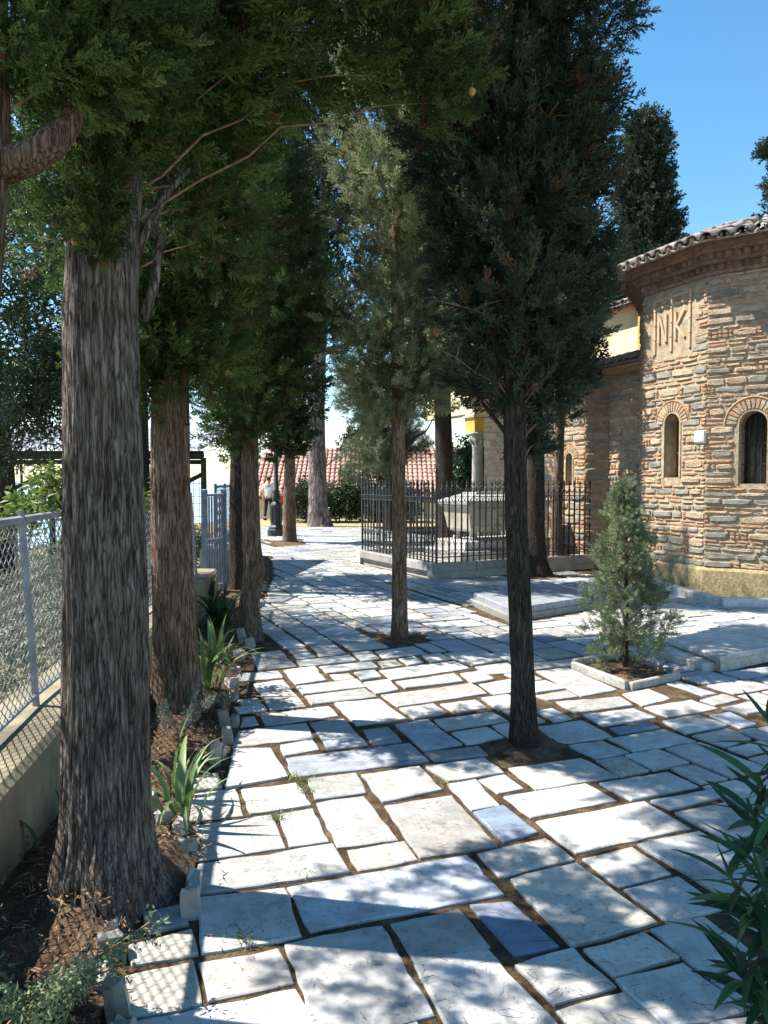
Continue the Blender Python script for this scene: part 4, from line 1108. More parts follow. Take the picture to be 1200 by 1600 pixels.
def facet(P0, P1, inner, z0, z1, zfoot, win=None, name='apse_wall', thick=0.5, size=1.0, skip=None, rng=cr):
    """mortar core with an arched opening, laid over with bricks and stones"""
    P0, P1 = Vector((P0[0], P0[1], 0)), Vector((P1[0], P1[1], 0))
    A = (P1 - P0); W = A.length; A.normalize()
    Nn = Vector((A.y, -A.x, 0))
    if Nn.dot(Vector((inner[0], inner[1], 0)) - P0) > 0: Nn = -Nn
    F = (P0, A, Nn)
    b = MB()
    def W3(s, z, d=0.0):
        p = P0 + A * s + Nn * d - CO
        return (p.x, p.y, z)
    if win:
        s, w, zs, zsp = win['s'], win['w'], win['sill'], win['spring']
        arc = [(s + w / 2 * math.cos(math.pi * k / 12), zsp + w / 2 * math.sin(math.pi * k / 12)) for k in range(13)]
        left = [(0, z0), (s - w / 2, z0), (s - w / 2, zs), (s - w / 2, zsp), (0, zsp)]
        right = [(s + w / 2, z0), (W, z0), (W, zsp), (s + w / 2, zsp), (s + w / 2, zs)]
        mid = [(s - w / 2, z0), (s + w / 2, z0), (s + w / 2, zs), (s - w / 2, zs)]
        top = [(0, zsp)] + [(q[0], q[1]) for q in reversed(arc)] + [(W, zsp), (W, z1), (0, z1)]
        for poly in (left, right, mid, top):
            n = len(b.v); b.v += [W3(*q) for q in poly]; b.f.append(tuple(range(n, n + len(poly))))
        out = [(s + w / 2, zs)] + arc + [(s - w / 2, zs)]
        n = len(b.v); m = len(out)
        b.v += [W3(q[0], q[1]) for q in out] + [W3(q[0], q[1], -0.34) for q in out]
        for k in range(m): b.f.append((n + k, n + (k + 1) % m, n + m + (k + 1) % m, n + m + k))
    else:
        n = len(b.v); b.v += [W3(0, z0), W3(W, z0), W3(W, z1), W3(0, z1)]; b.f.append((n, n + 1, n + 2, n + 3))
    n = len(b.v); b.v += [W3(0, z0, -thick), W3(W, z0, -thick), W3(W, z1, -thick), W3(0, z1, -thick)]
    b.f += [(n, n + 1, n + 2, n + 3)]
    core = b.build(name, M_MORTAR, church)
    z = zfoot
    lastbrick = 0
    while z < z1 - 0.04:
        brickc = rng.random() < (0.62 if lastbrick < 2 else 0.15)
        h = rng.uniform(0.03, 0.044) if brickc else rng.uniform(0.055, 0.115)
        h *= size
        lastbrick = lastbrick + 1 if brickc else 0
        if z + h > z1: h = z1 - z
        zm = z + h / 2
        iv = [(-0.008, W + 0.012)]
        if win:
            hwid = 0
            if zm > win['sill'] - 0.05:
                hwid = win['w'] / 2 + 0.055
                Rr = win['w'] / 2 + 0.20
                if zm > win['spring']:
                    dz = z - win['spring']
                    hwid = math.sqrt(max(0, Rr * Rr - dz * dz))
            if hwid > 0.02: iv = [(-0.008, win['s'] - hwid), (win['s'] + hwid, W + 0.012)]
        for (a, e) in iv:
            s = a
            while s < e - 0.05:
                L = (rng.uniform(0.16, 0.34) if brickc else (rng.uniform(0.2, 0.44) if rng.random() < 0.66 else rng.uniform(0.05, 0.09))) * size
                if s + L > e - 0.06: L = e - s
                bad = skip and (skip[0] < s + L and s < skip[1] and skip[2] < z + h and z < skip[3])
                if not bad and L > 0.04:
                    stacked = (not brickc) and L < 0.2 * size
                    zj = rng.uniform(-0.006, 0.006)
                    if stacked and h > 0.08:
                        for q in range(2):
                            bb = stone_piece(F, s, s + L - 0.014, z + h * q / 2 + 0.004 + zj, z + h * (q + 1) / 2 - 0.008 + zj, rng.uniform(0.012, 0.024), rng)
                            pieces.append((L * h / 2, 'brick', bb, M_BRICK, core))
                    else:
                        low = zm < 1.9
                        if brickc: mm = M_BRICK if rng.random() < (0.62 if low else 0.4) else M_OCHRE
                        else: mm = M_SCHIST if rng.random() < (0.6 if low else 0.46) else M_OCHRE
                        bb = stone_piece(F, s, s + L - rng.uniform(0.012, 0.022), z + 0.004 + zj, z + h - 0.006 + zj, rng.uniform(0.006, 0.022) if brickc else rng.uniform(0.01, 0.034), rng, rng.uniform(-.03, .03))
                        pieces.append((L * h, 'brick' if brickc else 'stone', bb, mm, core))
                s += L
        z += h + rng.uniform(0.012, 0.03) * size
    if win:
        # radial brick arch, outer brick ring, jamb, pane, grille
        wo = empty('window', (0, 0, 0), 0, church)
        n = 15
        for k in range(n):
            a = math.pi * (k + 0.5) / n
            r0, r1 = win['w'] / 2 + 0.035, win['w'] / 2 + 0.16
            da = math.pi / n * 0.33
            vs = []
            for (dp, g_) in ((-0.01, 1.0), (0.014, 1.0), (0.02, 0.82)):
                for (r_, t_) in ((r0, -1), (r1, -1.25), (r1, 1.25), (r0, 1)):
                    aa = a + da * t_ * g_
                    vs.append(W3(win['s'] + r_ * math.cos(aa), win['spring'] + r_ * math.sin(aa), dp))
            fs = [(0, 1, 5, 4), (1, 2, 6, 5), (2, 3, 7, 6), (3, 0, 4, 7), (4, 5, 9, 8), (5, 6, 10, 9), (6, 7, 11, 10), (7, 4, 8, 11), (8, 9, 10, 11)]
            MB().add(vs, fs).build('arch_brick', M_OCHRE if k % 3 else M_BRICK, wo)
        b = MB()
        pts = [W3(win['s'] + (win['w'] / 2 + 0.185) * math.cos(math.pi * k / 16), win['spring'] + (win['w'] / 2 + 0.185) * math.sin(math.pi * k / 16), 0.008) for k in range(17)]
        b.tube(pts, 0.012, 5); b.build('arch_ring', M_BRICK, wo)
        b = MB()
        out = [(win['s'] + win['w'] / 2, win['sill'])] + arc + [(win['s'] - win['w'] / 2, win['sill'])]
        b.v += [W3(q[0], q[1], -0.30) for q in out]; b.f.append(tuple(range(len(out))))
        b.build('pane', M_DARK, wo)
        # thin plaster surround
        b = MB()
        o2 = [(q[0] + (0.03 if q[0] > win['s'] else -0.03) * abs(q[0] - win['s']) / (win['w'] / 2), q[1] + 0.03 * max(0, q[1] - win['spring']) / (win['w'] / 2)) for q in out]
        m = len(out)
        b.v += [W3(q[0], q[1], 0.012) for q in out] + [W3(q[0], q[1], 0.012) for q in o2] + [W3(q[0], q[1], -0.02) for q in o2] + [W3(q[0], q[1], -0.02) for q in out]
        for k in range(m - 1):
            b.f += [(k, k + 1, m + k + 1, m + k), (m + k, m + k + 1, 2 * m + k + 1, 2 * m + k), (3 * m + k, 3 * m + k + 1, k + 1, k)]
        b.build('surround', M_MORTAR, wo)
        if win.get('grille'):
            gd = -0.12; s, w, zs, ze = win['s'], win['w'], win['sill'], win['spring'] + win['w'] / 2
            for f in (-0.22, 0.0, 0.22):
                MB().tube([W3(s + w * f, zs, gd), W3(s + w * f, win['spring'] + 0.3 * w, gd)], 0.007, 5).build('grille_bar', M_STEEL, wo)
            for f in (0.3, 0.62):
                zz = zs + (win['spring'] - zs) * f * 1.1
                MB().tube([W3(s - w / 2, zz, gd), W3(s + w / 2, zz, gd)], 0.007, 5).build('grille_bar', M_STEEL, wo)
            zq = win['spring']
            MB().tube([W3(s - w * .42, zs, gd + .01), W3(s + w * .42, zq, gd + .01)], 0.006, 5).build('grille_bar', M_STEEL, wo)
            MB().tube([W3(s + w * .42, zs, gd + .01), W3(s - w * .42, zq, gd + .01)], 0.006, 5).build('grille_bar', M_STEEL, wo)
        if win.get('shutter'):
            s, w = win['s'], win['w']
            b = MB()
            prof = [(s - w / 2 + 0.01, win['sill'])] + [(s - w / 2 + 0.01 + (w * 0.5) * 0, win['spring'])] + [(s - w / 2 * math.cos(q), win['spring'] + w / 2 * math.sin(q) - 0.01) for q in (R(25), R(50), R(75))] + [(s + 0.02, win['spring'] + w / 2 - 0.015), (s + 0.02, win['sill'])]
            m = len(prof)
            b.v += [W3(q[0], q[1], -0.22 + 0.0 * k) for k, q in enumerate(prof)] + [W3(q[0], q[1], -0.25) for q in prof]
            b.f += [tuple(range(m)), tuple(range(2 * m - 1, m - 1, -1))] + [(k, m + k, m + (k + 1) % m, (k + 1) % m) for k in range(m)]
            b.build('shutter', M_WOODB, wo)
            MB().tube([W3(s + 0.12 * w, win['sill'], -.1), W3(s + 0.3 * w, win['sill'] + .6, -.1)], 0.006, 5).build('grille_bar', M_GALV, wo)
            MB().tube([W3(s + 0.02 * w, win['sill'] + .35, -.1), W3(s + 0.5 * w, win['sill'] + .36, -.1)], 0.006, 5).build('grille_bar', M_GALV, wo)
    return F, W, core

def ang_pt(p, a, L): return (p[0] + math.cos(R(a)) * L, p[1] + math.sin(R(a)) * L)
PB = (4.44, 10.62)
PA = ang_pt(PB, 112, 1.27)
PC = ang_pt(PB, -39, 1.27)
PD = ang_pt(PC, 0, 1.27)
PZ = ang_pt(PA, 74, 1.27)
INN = (6.0, 12.0)
ZE = 4.38
def zz(px, py, d): return P(px, py, d).z
F0, W0, c0 = facet(PA, PB, INN, -0.1, ZE, 0.40, dict(s=0.62, w=0.30, sill=zz(1047, 746, 11.2), spring=zz(1047, 662, 11.2), shutter=True), skip=(0.2, 0.98, 3.42, 4.34))
F1, W1, c1 = facet(PB, PC, INN, -0.1, ZE, 0.40, dict(s=0.60, w=0.35, sill=zz(1172, 756, 10.2), spring=zz(1172, 662, 10.2), grille=True))
F2, W2, c2 = facet(PC, PD, INN, -0.1, ZE, 0.40, None, size=1.6)
Fz, Wz, cz = facet(PZ, PA, INN, -0.1, ZE, 0.40, None, size=1.6)
# facade between the apses, second apse
FA = ang_pt(PZ, 112, 0.0)
FB = ang_pt(PZ, 112, 0.78)
facet(FB, FA, (7, 14), -0.1, 3.45, 0.3, None, 'facade_wall')
SA = FB
S1 = ang_pt(SA, 172, 0.42); S2 = ang_pt(S1, 112, 0.95); S3 = ang_pt(S2, 60, 0.9); S4 = ang_pt(S3, 112, 3.4)
facet(S1, SA, (5.5, 15), -0.1, 3.45, 0.3, None, 'facade_wall', size=1.3)
facet(S2, S1, (5.5, 15), -0.1, 3.45, 0.3, dict(s=0.48, w=0.2, sill=1.5, spring=2.0), 'small_apse_wall', size=1.3)
facet(S3, S2, (5.5, 15.5), -0.1, 3.45, 0.3, None, 'small_apse_wall', size=1.5)
facet(S4, S3, (6.5, 18), -0.1, 3.45, 0.3, None, 'facade_wall', size=1.9)
# round brown putlog hole lining on the facade
cnt = {}
pieces.sort(key=lambda e: -e[0] * (3 if e[4] in (c0, c1) else 1))
rest = {}
for (A_, nm, bb, mt, par) in pieces:
    cnt[nm] = cnt.get(nm, 0) + 1
    if cnt[nm] <= 300: bb.build(nm, mt, par)
    else:
        k = (nm, mt.name); r_ = rest.setdefault(k, (MB(), mt, nm)); r_[0].add(bb.v, bb.f)
for (bb, mt, nm) in rest.values():
    tag(bb.build('masonry_rubble', mt, church), kind='stuff')
print('masonry', cnt)

# brick lettering panel with the letters N and K on the left face of the apse
def on(F, s, z, d=0.0):
    p = F[0] + F[1] * s + F[2] * d - CO
    return (p.x, p.y, z)
def bar(F, s0, z0, s1, z1, w, name, mat, par, proud=0.022):
    dx, dz = s1 - s0, z1 - z0; L = math.hypot(dx, dz); nx_, nz_ = -dz / L * w / 2, dx / L * w / 2
    vs = []
    for (dp, g_) in ((-0.012, 1.0), (proud * .7, 1.0), (proud, 0.7)):
        vs += [on(F, s0 + nx_ * g_, z0 + nz_ * g_, dp), on(F, s1 + nx_ * g_, z1 + nz_ * g_, dp), on(F, s1 - nx_ * g_, z1 - nz_ * g_, dp), on(F, s0 - nx_ * g_, z0 - nz_ * g_, dp)]
    fs = []
    for L_ in (0, 4):
        for k in range(4): fs.append((L_ + k, L_ + (k + 1) % 4, L_ + 4 + (k + 1) % 4, L_ + 4 + k))
    fs.append((8, 9, 10, 11))
    return MB().add(vs, fs).build(name, mat, par)
panel = empty('letter_panel', (0, 0, 0), 0, church)
M_LET = simple('letter_brick', (0.46, 0.29, 0.16), (0.56, 0.38, 0.23), 14, 0.9, 60, 0.6, dust=(0.58, 0.46, 0.32))
zb, zt = 3.46, 4.30
for s in (0.24, 0.58, 0.94):
    for k in range(4): bar(F0, s, zb + (zt - zb) * k / 4 + 0.008, s, zb + (zt - zb) * (k + 1) / 4 - 0.008, 0.045, 'frame_brick', M_LET, panel)
for (s0, s1) in ((0.27, 0.55), (0.61, 0.91)):
    bar(F0, s0, 4.14, s1, 4.14, 0.035, 'frame_brick', M_LET, panel); bar(F0, s0, 4.25, s1, 4.25, 0.035, 'frame_brick', M_LET, panel)
for seg_ in ((0.33, 3.62, 0.33, 4.02), (0.35, 4.0, 0.46, 3.64), (0.48, 3.62, 0.48, 4.02)): bar(F0, *seg_, 0.04, 'letter_n', M_LET, panel, 0.026)
for seg_ in ((0.67, 3.62, 0.67, 4.02), (0.69, 3.82, 0.84, 4.02), (0.69, 3.82, 0.85, 3.63)): bar(F0, *seg_, 0.04, 'letter_k', M_LET, panel, 0.026)
bar(F0, W0 - 0.17, zz(1092, 683, 10.7), W0 - 0.0, zz(1092, 683, 10.7), 0.17, 'plaque', M_PLAQ, church, 0.05)

# cornice: projecting brick bands with saw-tooth bricks between them
AP = [PZ, PA, PB, PC, PD]
CEN = Vector((5.5, 11.75))
def off_poly(pts, d):
    res = []
    for k, p in enumerate(pts):
        v = (Vector(p) - CEN).normalized()
        res.append(Vector(p) + v * d * 1.06)
    return res
zc = ZE
for band, (h, d, kind_) in enumerate(((0.05, 0.05, 'flat'), (0.085, 0.04, 'saw'), (0.05, 0.13, 'flat'), (0.085, 0.12, 'saw'), (0.05, 0.22, 'flat'), (0.06, 0.28, 'flat'))):
    outer = off_poly(AP, d); inner_ = off_poly(AP, -0.3)
    b = MB()
    n = len(AP)
    for (pl, z) in ((outer, zc), (outer, zc + h), (inner_, zc + h), (inner_, zc)):
        b.v += [(p.x - CO.x, p.y - CO.y, z) for p in pl]
    for k in range(n - 1):
        b.f += [(k, k + 1, n + k + 1, n + k), (n + k, n + k + 1, 2 * n + k + 1, 2 * n + k), (3 * n + k, 3 * n + k + 1, k + 1, k)]
    band_o = b.build('cornice_band', M_CORN, church)
    if kind_ == 'saw':
        for k in range(n - 1):
            a, e = outer[k], outer[k + 1]; L = (e - a).length; m = int(L / 0.105)
            for q in range(m):
                p = a.lerp(e, (q + 0.5) / m)
                rz = math.atan2((e - a).y, (e - a).x) + R(45)
                MB().box((0, 0, 0), (0.072, 0.072, h - 0.006)).build('sawtooth_brick', M_CORN, band_o, loc=(p.x - CO.x, p.y - CO.y, zc + h / 2), rot=(0, 0, rz))
    zc += h
# apse roof: conical sheet with barrel tiles
roof_z = zc
ring0 = off_poly(AP, 0.38); APEX = Vector((5.9, 11.9))
b = MB()
n = len(AP)
b.v += [(p.x - CO.x, p.y - CO.y, roof_z + 0.01) for p in ring0] + [(APEX.x - CO.x, APEX.y - CO.y, roof_z + 0.85)]
b.v += [(p.x - CO.x, p.y - CO.y, roof_z - 0.004) for p in off_poly(AP, 0.1)]
for k in range(n - 1): b.f += [(k, k + 1, n), (n + 1 + k, k, k + 1, n + 2 + k)]
roof = b.build('roof', M_TILE, church)
def tile_mesh(r, L, flip=False, rng=cr, rs=0.86):
    vs = []; fs = []
    for (t, rr) in ((0, r), (L, r * rs)):
        for (off, k_) in ((0.0, 1), (0.016, 0)):
            for k in range(9):
                a = math.pi * k / 8
                q = rr - off
                z = q * math.sin(a) * 0.85
                vs.append((q * math.cos(a), t, (-z + 0.01) if flip else z))
    for k in range(8):
        fs += [(k, k + 1, 18 + k + 1, 18 + k), (9 + k + 1, 9 + k, 27 + k, 27 + k + 1), (k + 1, k, 9 + k, 9 + k + 1), (18 + k, 18 + k + 1, 27 + k + 1, 27 + k)]
    return MB().add(vs, fs)
TM = [tile_mesh(0.095, 0.42).mesh('tile', M_TILE), tile_mesh(0.088, 0.4).mesh('tile', M_TILE)]
TP = tile_mesh(0.09, 0.42, True).mesh('tile', M_TILE)
for k in range(n - 1):
    a, e = ring0[k], ring0[k + 1]; L = (e - a).length; m = max(3, int(round(L / 0.21)))
    for q in range(m):
        p = a.lerp(e, (q + 0.5) / m)
        dirv = (Vector((APEX.x, APEX.y, roof_z + 0.85)) - Vector((p.x, p.y, roof_z)))
        D = dirv.length; dirv.normalize()
        rz = math.atan2(dirv.y, dirv.x) - math.pi / 2
        rx = math.asin(dirv.z)
        for c_ in range(3):
            pos = Vector((p.x, p.y, roof_z + 0.035)) + dirv * (c_ * 0.34 - 0.05 + cr.uniform(-.02, .02)) + Vector((0, 0, 0.012 * c_))
            sc_ = 1 - c_ * 0.22
            put('tile', cr.choice(TM), roof, pos - CO, (rx + R(cr.uniform(-2, 3)), R(cr.uniform(-4, 4)), rz + R(cr.uniform(-4, 4))), (sc_, 1, 1))
        p2 = a.lerp(e, (q + 0.02) / m)
        pos = Vector((p2.x, p2.y, roof_z + 0.05)) - dirv * 0.07
        put('tile', TP, roof, pos - CO, (rx, R(cr.uniform(-3, 3)), rz))
# footing of rough plaster and pale kerb round the apse
for (nm, d, z0, z1, mat, par) in (('footing', 0.05, -0.1, 0.40, M_FOOT, church),):
    o_ = off_poly(AP, d); i_ = off_poly(AP, -0.2)
    b = MB()
    for (pl, z) in ((o_, z0), (o_, z1 - 0.05), (off_poly(AP, d - 0.035), z1), (i_, z1)): b.v += [(p.x - CO.x, p.y - CO.y, z + (cr.uniform(-.012, .012) if z > 0 else 0)) for p in pl]
    for k in range(n - 1):
        for L in range(3): b.f.append((L * n + k, L * n + k + 1, (L + 1) * n + k + 1, (L + 1) * n + k))
    b.build(nm, mat, church)
# lower facade roof, cream upper wall, pilaster, upper roof
def wall_box(P0, P1, inner, d0, d1, z0, z1, name, mat, parent=None):
    P0, P1 = Vector((P0[0], P0[1], 0)), Vector((P1[0], P1[1], 0)); A = (P1 - P0).normalized(); N_ = Vector((A.y, -A.x, 0))
    if N_.dot(Vector((inner[0], inner[1], 0)) - P0) > 0: N_ = -N_
    b = MB(); vs = []
    for z in (z0, z1):
        for q in (P0 + N_ * d1, P1 + N_ * d1, P1 + N_ * d0, P0 + N_ * d0): vs.append((q.x - CO.x, q.y - CO.y, z))
    b.add(vs, [(3, 2, 1, 0), (4, 5, 6, 7), (0, 1, 5, 4), (1, 2, 6, 5), (2, 3, 7, 6), (3, 0, 4, 7)])
    return b.build(name, mat, parent or church)
L0 = ang_pt(PZ, 112, -0.3); L1 = ang_pt(PZ, 112, 6.2)
INF = (8, 16)
wall_box(L0, L1, INF, -0.3, 0.10, 3.45, 3.52, 'eave_band', M_BRICK)
wall_box(L0, L1, INF, -0.3, 0.16, 3.52, 3.57, 'eave_band', M_BRICK)
wall_box(L0, L1, INF, -3.5, -0.75, 3.3, 4.75, 'upper_wall', M_CREAMW)
wall_box(ang_pt(PZ, 112, 0.62), ang_pt(PZ, 112, 0.86), INF, -0.75, -0.66, 3.6, 4.7, 'pilaster', M_YELLOW)
wall_box(ang_pt(PZ, 112, 2.6), ang_pt(PZ, 112, 2.85), INF, -0.75, -0.66, 3.6, 4.7, 'pilaster', M_YELLOW)
wall_box(L0, L1, INF, -3.5, -0.62, 4.75, 4.83, 'eave_band', M_BRICK)
Av = (Vector(L1) - Vector(L0)).normalized(); Nv = Vector((-Av.y, Av.x))
if Nv.dot(Vector(INF) - Vector(L0)) > 0: Nv = -Nv
for (d0, d1, z, name, slope) in ((-0.75, 0.24, 3.6, 'lower_roof', 0.35), (-3.5, -0.5, 4.84, 'upper_roof', 0.3)):
    b = MB()
    q = [Vector(L0) + Nv * d1, Vector(L1) + Nv * d1, Vector(L1) + Nv * d0, Vector(L0) + Nv * d0]
    zs = [z, z, z + (d1 - d0) * slope, z + (d1 - d0) * slope]
    b.v = [(p.x - CO.x, p.y - CO.y, zz_) for p, zz_ in zip(q, zs)] + [(p.x - CO.x, p.y - CO.y, zz_ - 0.03) for p, zz_ in zip(q, zs)]
    b.f = [(0, 1, 2, 3), (7, 6, 5, 4), (0, 4, 5, 1), (1, 5, 6, 2), (2, 6, 7, 3), (3, 7, 4, 0)]
    ro = b.build(name, M_TILE, church)
    rz = math.atan2(-Nv.y, -Nv.x) - math.pi / 2
    for k in range(int((Vector(L1) - Vector(L0)).length / 0.21)):
        p = Vector(L0) + Av * (0.1 + 0.21 * k) + Nv * (d1 + 0.03)
        put('tile', cr.choice(TM), ro, (p.x - CO.x, p.y - CO.y, z + 0.01), (math.atan(slope), 0, rz), (0.85, 1.9, 0.7))

# kerb ledge round the apse foot
kp = [G(1005, 905), G(1028, 921), G(1126, 949), G(1230, 949)]
kerb = empty('apse_kerb', (kp[1].x, kp[1].y, 0))
for a, e in zip(kp, kp[1:]):
    d = e - a; L = d.length; m = max(1, int(L / 0.75))
    for q in range(m):
        c = a.lerp(e, (q + 0.5) / m) - kp[1]
        MB().box((c.x, c.y, 0.055), (L / m - 0.012, 0.16, 0.13), math.atan2(d.y, d.x), bev=0.012).build('kerb_stone', M_TOMB, kerb)
tag(kerb, 'low white marble kerb running along the foot of the apse', 'kerb')

# ------------------------------------------------------------------ graves and planter
def grave(name, poly, label, layers):
    c = sum((Vector((p[0], p[1], 0)) for p in poly), Vector((0, 0, 0))) / len(poly)
    root = empty(name, c)
    for (nm, g_, z0, z1, mat) in layers:
        pl = []
        for p in poly:
            v = Vector((p[0], p[1], 0)) - c; v = v * (1 + g_ / v.length); pl.append(v)
        bt = 0.012
        b = MB()
        n = len(pl)
        a2 = sum(pl[i].x * pl[(i + 1) % n].y - pl[(i + 1) % n].x * pl[i].y for i in range(n))
        if a2 < 0: pl.reverse()
        for (z, s) in ((z0, 0), (z1 - bt, 0), (z1, bt)):
            for v in pl: w = v * (1 - s / v.length); b.v.append((w.x, w.y, z))
        for L in (0, n):
            for k in range(n): b.f.append((L + k, L + (k + 1) % n, L + n + (k + 1) % n, L + n + k))
        b.f.append(tuple(range(2 * n, 3 * n)))
        b.build(nm, mat, root)
    return tag(root, label, 'grave')
grave('grave_slab', [G(740, 946), G(800, 973), G(930, 951), G(862, 928)], 'flat marble grave slab on a stepped base in front of the iron railing',
      [('base', 0.05, -0.02, 0.085, M_PLINTH), ('cover', 0.0, 0.085, 0.16, M_VEIN)])
grave('grave_slab', g1_poly, 'sunlit white marble grave slab at the right edge beside the planter',
      [('base', -0.02, -0.02, 0.105, M_CREAM), ('cover', 0.02, 0.105, 0.145, M_TOMB)])
pr = empty('marble_planter', (yx, yy, 0))
pc = [Vector((p.x - yx, p.y - yy, 0)) for p in planter]
hts = [0.075, 0.065, 0.075, 0.085]
for k in range(4):
    a, e = pc[k], pc[(k + 1) % 4]; d = e - a; L = d.length
    c = (a + e) / 2
    MB().box((c.x, c.y, hts[k] / 2 - 0.02), (L - 0.04, 0.04, hts[k] + 0.04), math.atan2(d.y, d.x), bev=0.008).build('edging_slab', M_CREAM if k != 0 else M_PLINTH, pr)
cc = sum(pc, Vector((0, 0, 0))) / 4
vs = [tuple(p * 0.97 + Vector((0, 0, 0.028))) for p in pc] + [(cc.x, cc.y, 0.05)]
MB().add(vs, [(1, 0, 4), (2, 1, 4), (3, 2, 4), (0, 3, 4)]).build('soil', M_SOIL, pr)
tag(pr, 'square planter edged with upright marble strips around the young cypress', 'planter')
d = Vector((EV.x, EV.y, 0))
lb = G(1062, 1045)
low = MB().box((0, 0, 0.03), (0.3, 0.75, 0.1), ANG, bev=0.01).build('kerb_block', M_CREAM, loc=(lb.x + 0.12, lb.y + 0.25, 0.0))
tag(low, 'low marble block lying between the planter and the right grave slab', 'stone block')

# ------------------------------------------------------------------ railed enclosure with sarcophagus
EA = math.atan2(ENC_U.y, ENC_U.x)
plinth = empty('enclosure_plinth', (ENC_A.x, ENC_A.y, 0), EA)
PW = 0.2
sides = [((0, 0), (ENC_L, 0)), ((ENC_L, 0), (ENC_L, ENC_W)), ((ENC_L, ENC_W), (0, ENC_W)), ((0, ENC_W), (0, 0))]
er = random.Random(31)
for si, (a, e) in enumerate(sides):
    a, e = Vector(a), Vector(e); L = (e - a).length; dv = (e - a).normalized(); nv = Vector((-dv.y, dv.x))
    off = PW if si % 2 == 0 else 0
    s = 0 if si % 2 == 0 else PW
    end = L if si % 2 == 0 else L - PW
    while s < end - 0.05:
        w = min(er.uniform(0.8, 1.3), end - s)
        if end - s - w < 0.3: w = end - s
        c = a + dv * (s + w / 2) + nv * PW / 2
        MB().box((c.x, c.y, 0.20), (w - 0.012, PW + er.uniform(0, .02), 0.13), math.atan2(dv.y, dv.x), bev=0.012).build('coping_stone', M_PLINTH if er.random() < .6 else M_CREAM, plinth)
        c2 = c + nv * 0.03
        MB().box((c2.x, c2.y, 0.06), (w, PW - 0.05, 0.15), math.atan2(dv.y, dv.x)).build('footing_stone', M_CONC2, plinth)
        s += w
MB().box((ENC_L / 2, ENC_W / 2, 0.08), (ENC_L - 2 * PW - .02, ENC_W - 2 * PW - .02, 0.2)).build('gravel_fill', simple('pale_gravel', (0.4, 0.38, 0.34), (0.6, 0.58, 0.52), 40, 0.95, 60, 0.9, 0.02), plinth)
tag(plinth, 'weathered marble plinth carrying the black iron railing', 'plinth')

rail = empty('iron_railing', (ENC_A.x, ENC_A.y, 0.265), EA)
zl = 1.25
b = MB(); b.box((0, 0, 0.6), (0.021, 0.021, 1.2)); b.lathe([(0.009, 1.2), (0.02, 1.215), (0.009, 1.23), (0.022, 1.265), (0.001, 1.34)], n=6)
PICK = b.mesh('picket', M_IRON)
b = MB(); b.box((0, 0, 0.68), (0.03, 0.03, 1.36)); b.lathe([(0.015, 1.36), (0.03, 1.38), (0.012, 1.4), (0.028, 1.45), (0.001, 1.56)], n=8)
POST = b.mesh('post', M_IRON)
def scroll_mesh(w):
    b = MB()
    for sgn in (1,):
        pts = []
        for k in range(13):
            t = k / 12; a = math.pi * (0.5 + 1.6 * t); r = w * 0.24 * (1 - 0.55 * t)
            pts.append((sgn * (w * 0.02 + w * 0.22 + r * math.cos(a)), 0, 1.0 + r * math.sin(a) * 1.3))
        b.tube(pts, 0.006, 4)
        b.tube([(sgn * w * 0.45, 0, 1.12), (sgn * w * 0.25, 0, 1.17), (sgn * 0.01, 0, 1.12), (sgn * w * .2, 0, 1.08)], 0.006, 4)
    bl = MB()
    for sgn in (1,):
        pts = [(sgn * (w * 0.24 + w * 0.17 * math.cos(q)), 0, 0.17 + w * 0.3 * math.sin(q)) for q in [math.pi * 2 * k / 10 for k in range(10)]]
        bl.tube(pts + [pts[0]], 0.005, 4)
        bl.tube([(0, 0, 0.42), (sgn * w * .2, 0, 0.33), (sgn * w * 0.46, 0, 0.26)], 0.005, 4)
    return b.mesh('scroll', M_IRON), bl.mesh('lower_scroll', M_IRON)
for si, (a, e) in enumerate(sides):
    a, e = Vector(a), Vector(e); dv = (e - a).normalized(); nv = Vector((-dv.y, dv.x))
    a = a + nv * PW / 2 + dv * PW / 2; e = e + nv * PW / 2 - dv * PW / 2
    L = (e - a).length; m = int(L / 0.118); rz = math.atan2(dv.y, dv.x)
    SM, SL = scroll_mesh(L / m)
    put('post', POST, rail, (a.x, a.y, 0))
    for k in range(1, m):
        p = a.lerp(e, k / m); put('picket', PICK, rail, (p.x, p.y, 0), (0, 0, rz))
    for k in range(m):
        p = a.lerp(e, (k + .5) / m); [put(n2, m2, rail, (p.x, p.y, 0), (0, 0, a2)) for (n2, m2) in (('scroll', SM), ('lower_scroll', SL)) for a2 in (rz, rz + math.pi)]
    c = (a + e) / 2
    for z in (0.09, 1.06):
        MB().box((c.x, c.y, z), (L, 0.03, 0.014), rz).build('rail', M_IRON, rail)
tag(rail, 'black wrought-iron railing with scrolls and spear tips around the tomb', 'railing')

sl = P(800, 815, 13.9)
sarc = empty('sarcophagus', (ENC_A.x + ENC_U.x * 2.08 + ENC_V.x * 1.25, ENC_A.y + ENC_U.y * 2.08 + ENC_V.y * 1.25, 0.18), EA)
def loft(rings):
    b = MB(); n = 4
    for (lx, ly, z) in rings:
        b.v += [(-lx / 2, -ly / 2, z), (lx / 2, -ly / 2, z), (lx / 2, ly / 2, z), (-lx / 2, ly / 2, z)]
    for L in range(len(rings) - 1):
        for k in range(4): b.f.append((L * 4 + k, L * 4 + (k + 1) % 4, L * 4 + 4 + (k + 1) % 4, L * 4 + 4 + k))
    b.f += [(3, 2, 1, 0), tuple((len(rings) - 1) * 4 + k for k in range(4))]
    return b
M_TOMBW = marble('warm_lit_tomb_marble', (0.72, 0.66, 0.55), (0.62, 0.56, 0.46), (0.45, 0.4, 0.33), 0.7, 0.4)  # marble tint warmed to carry the ochre light on the tomb's front
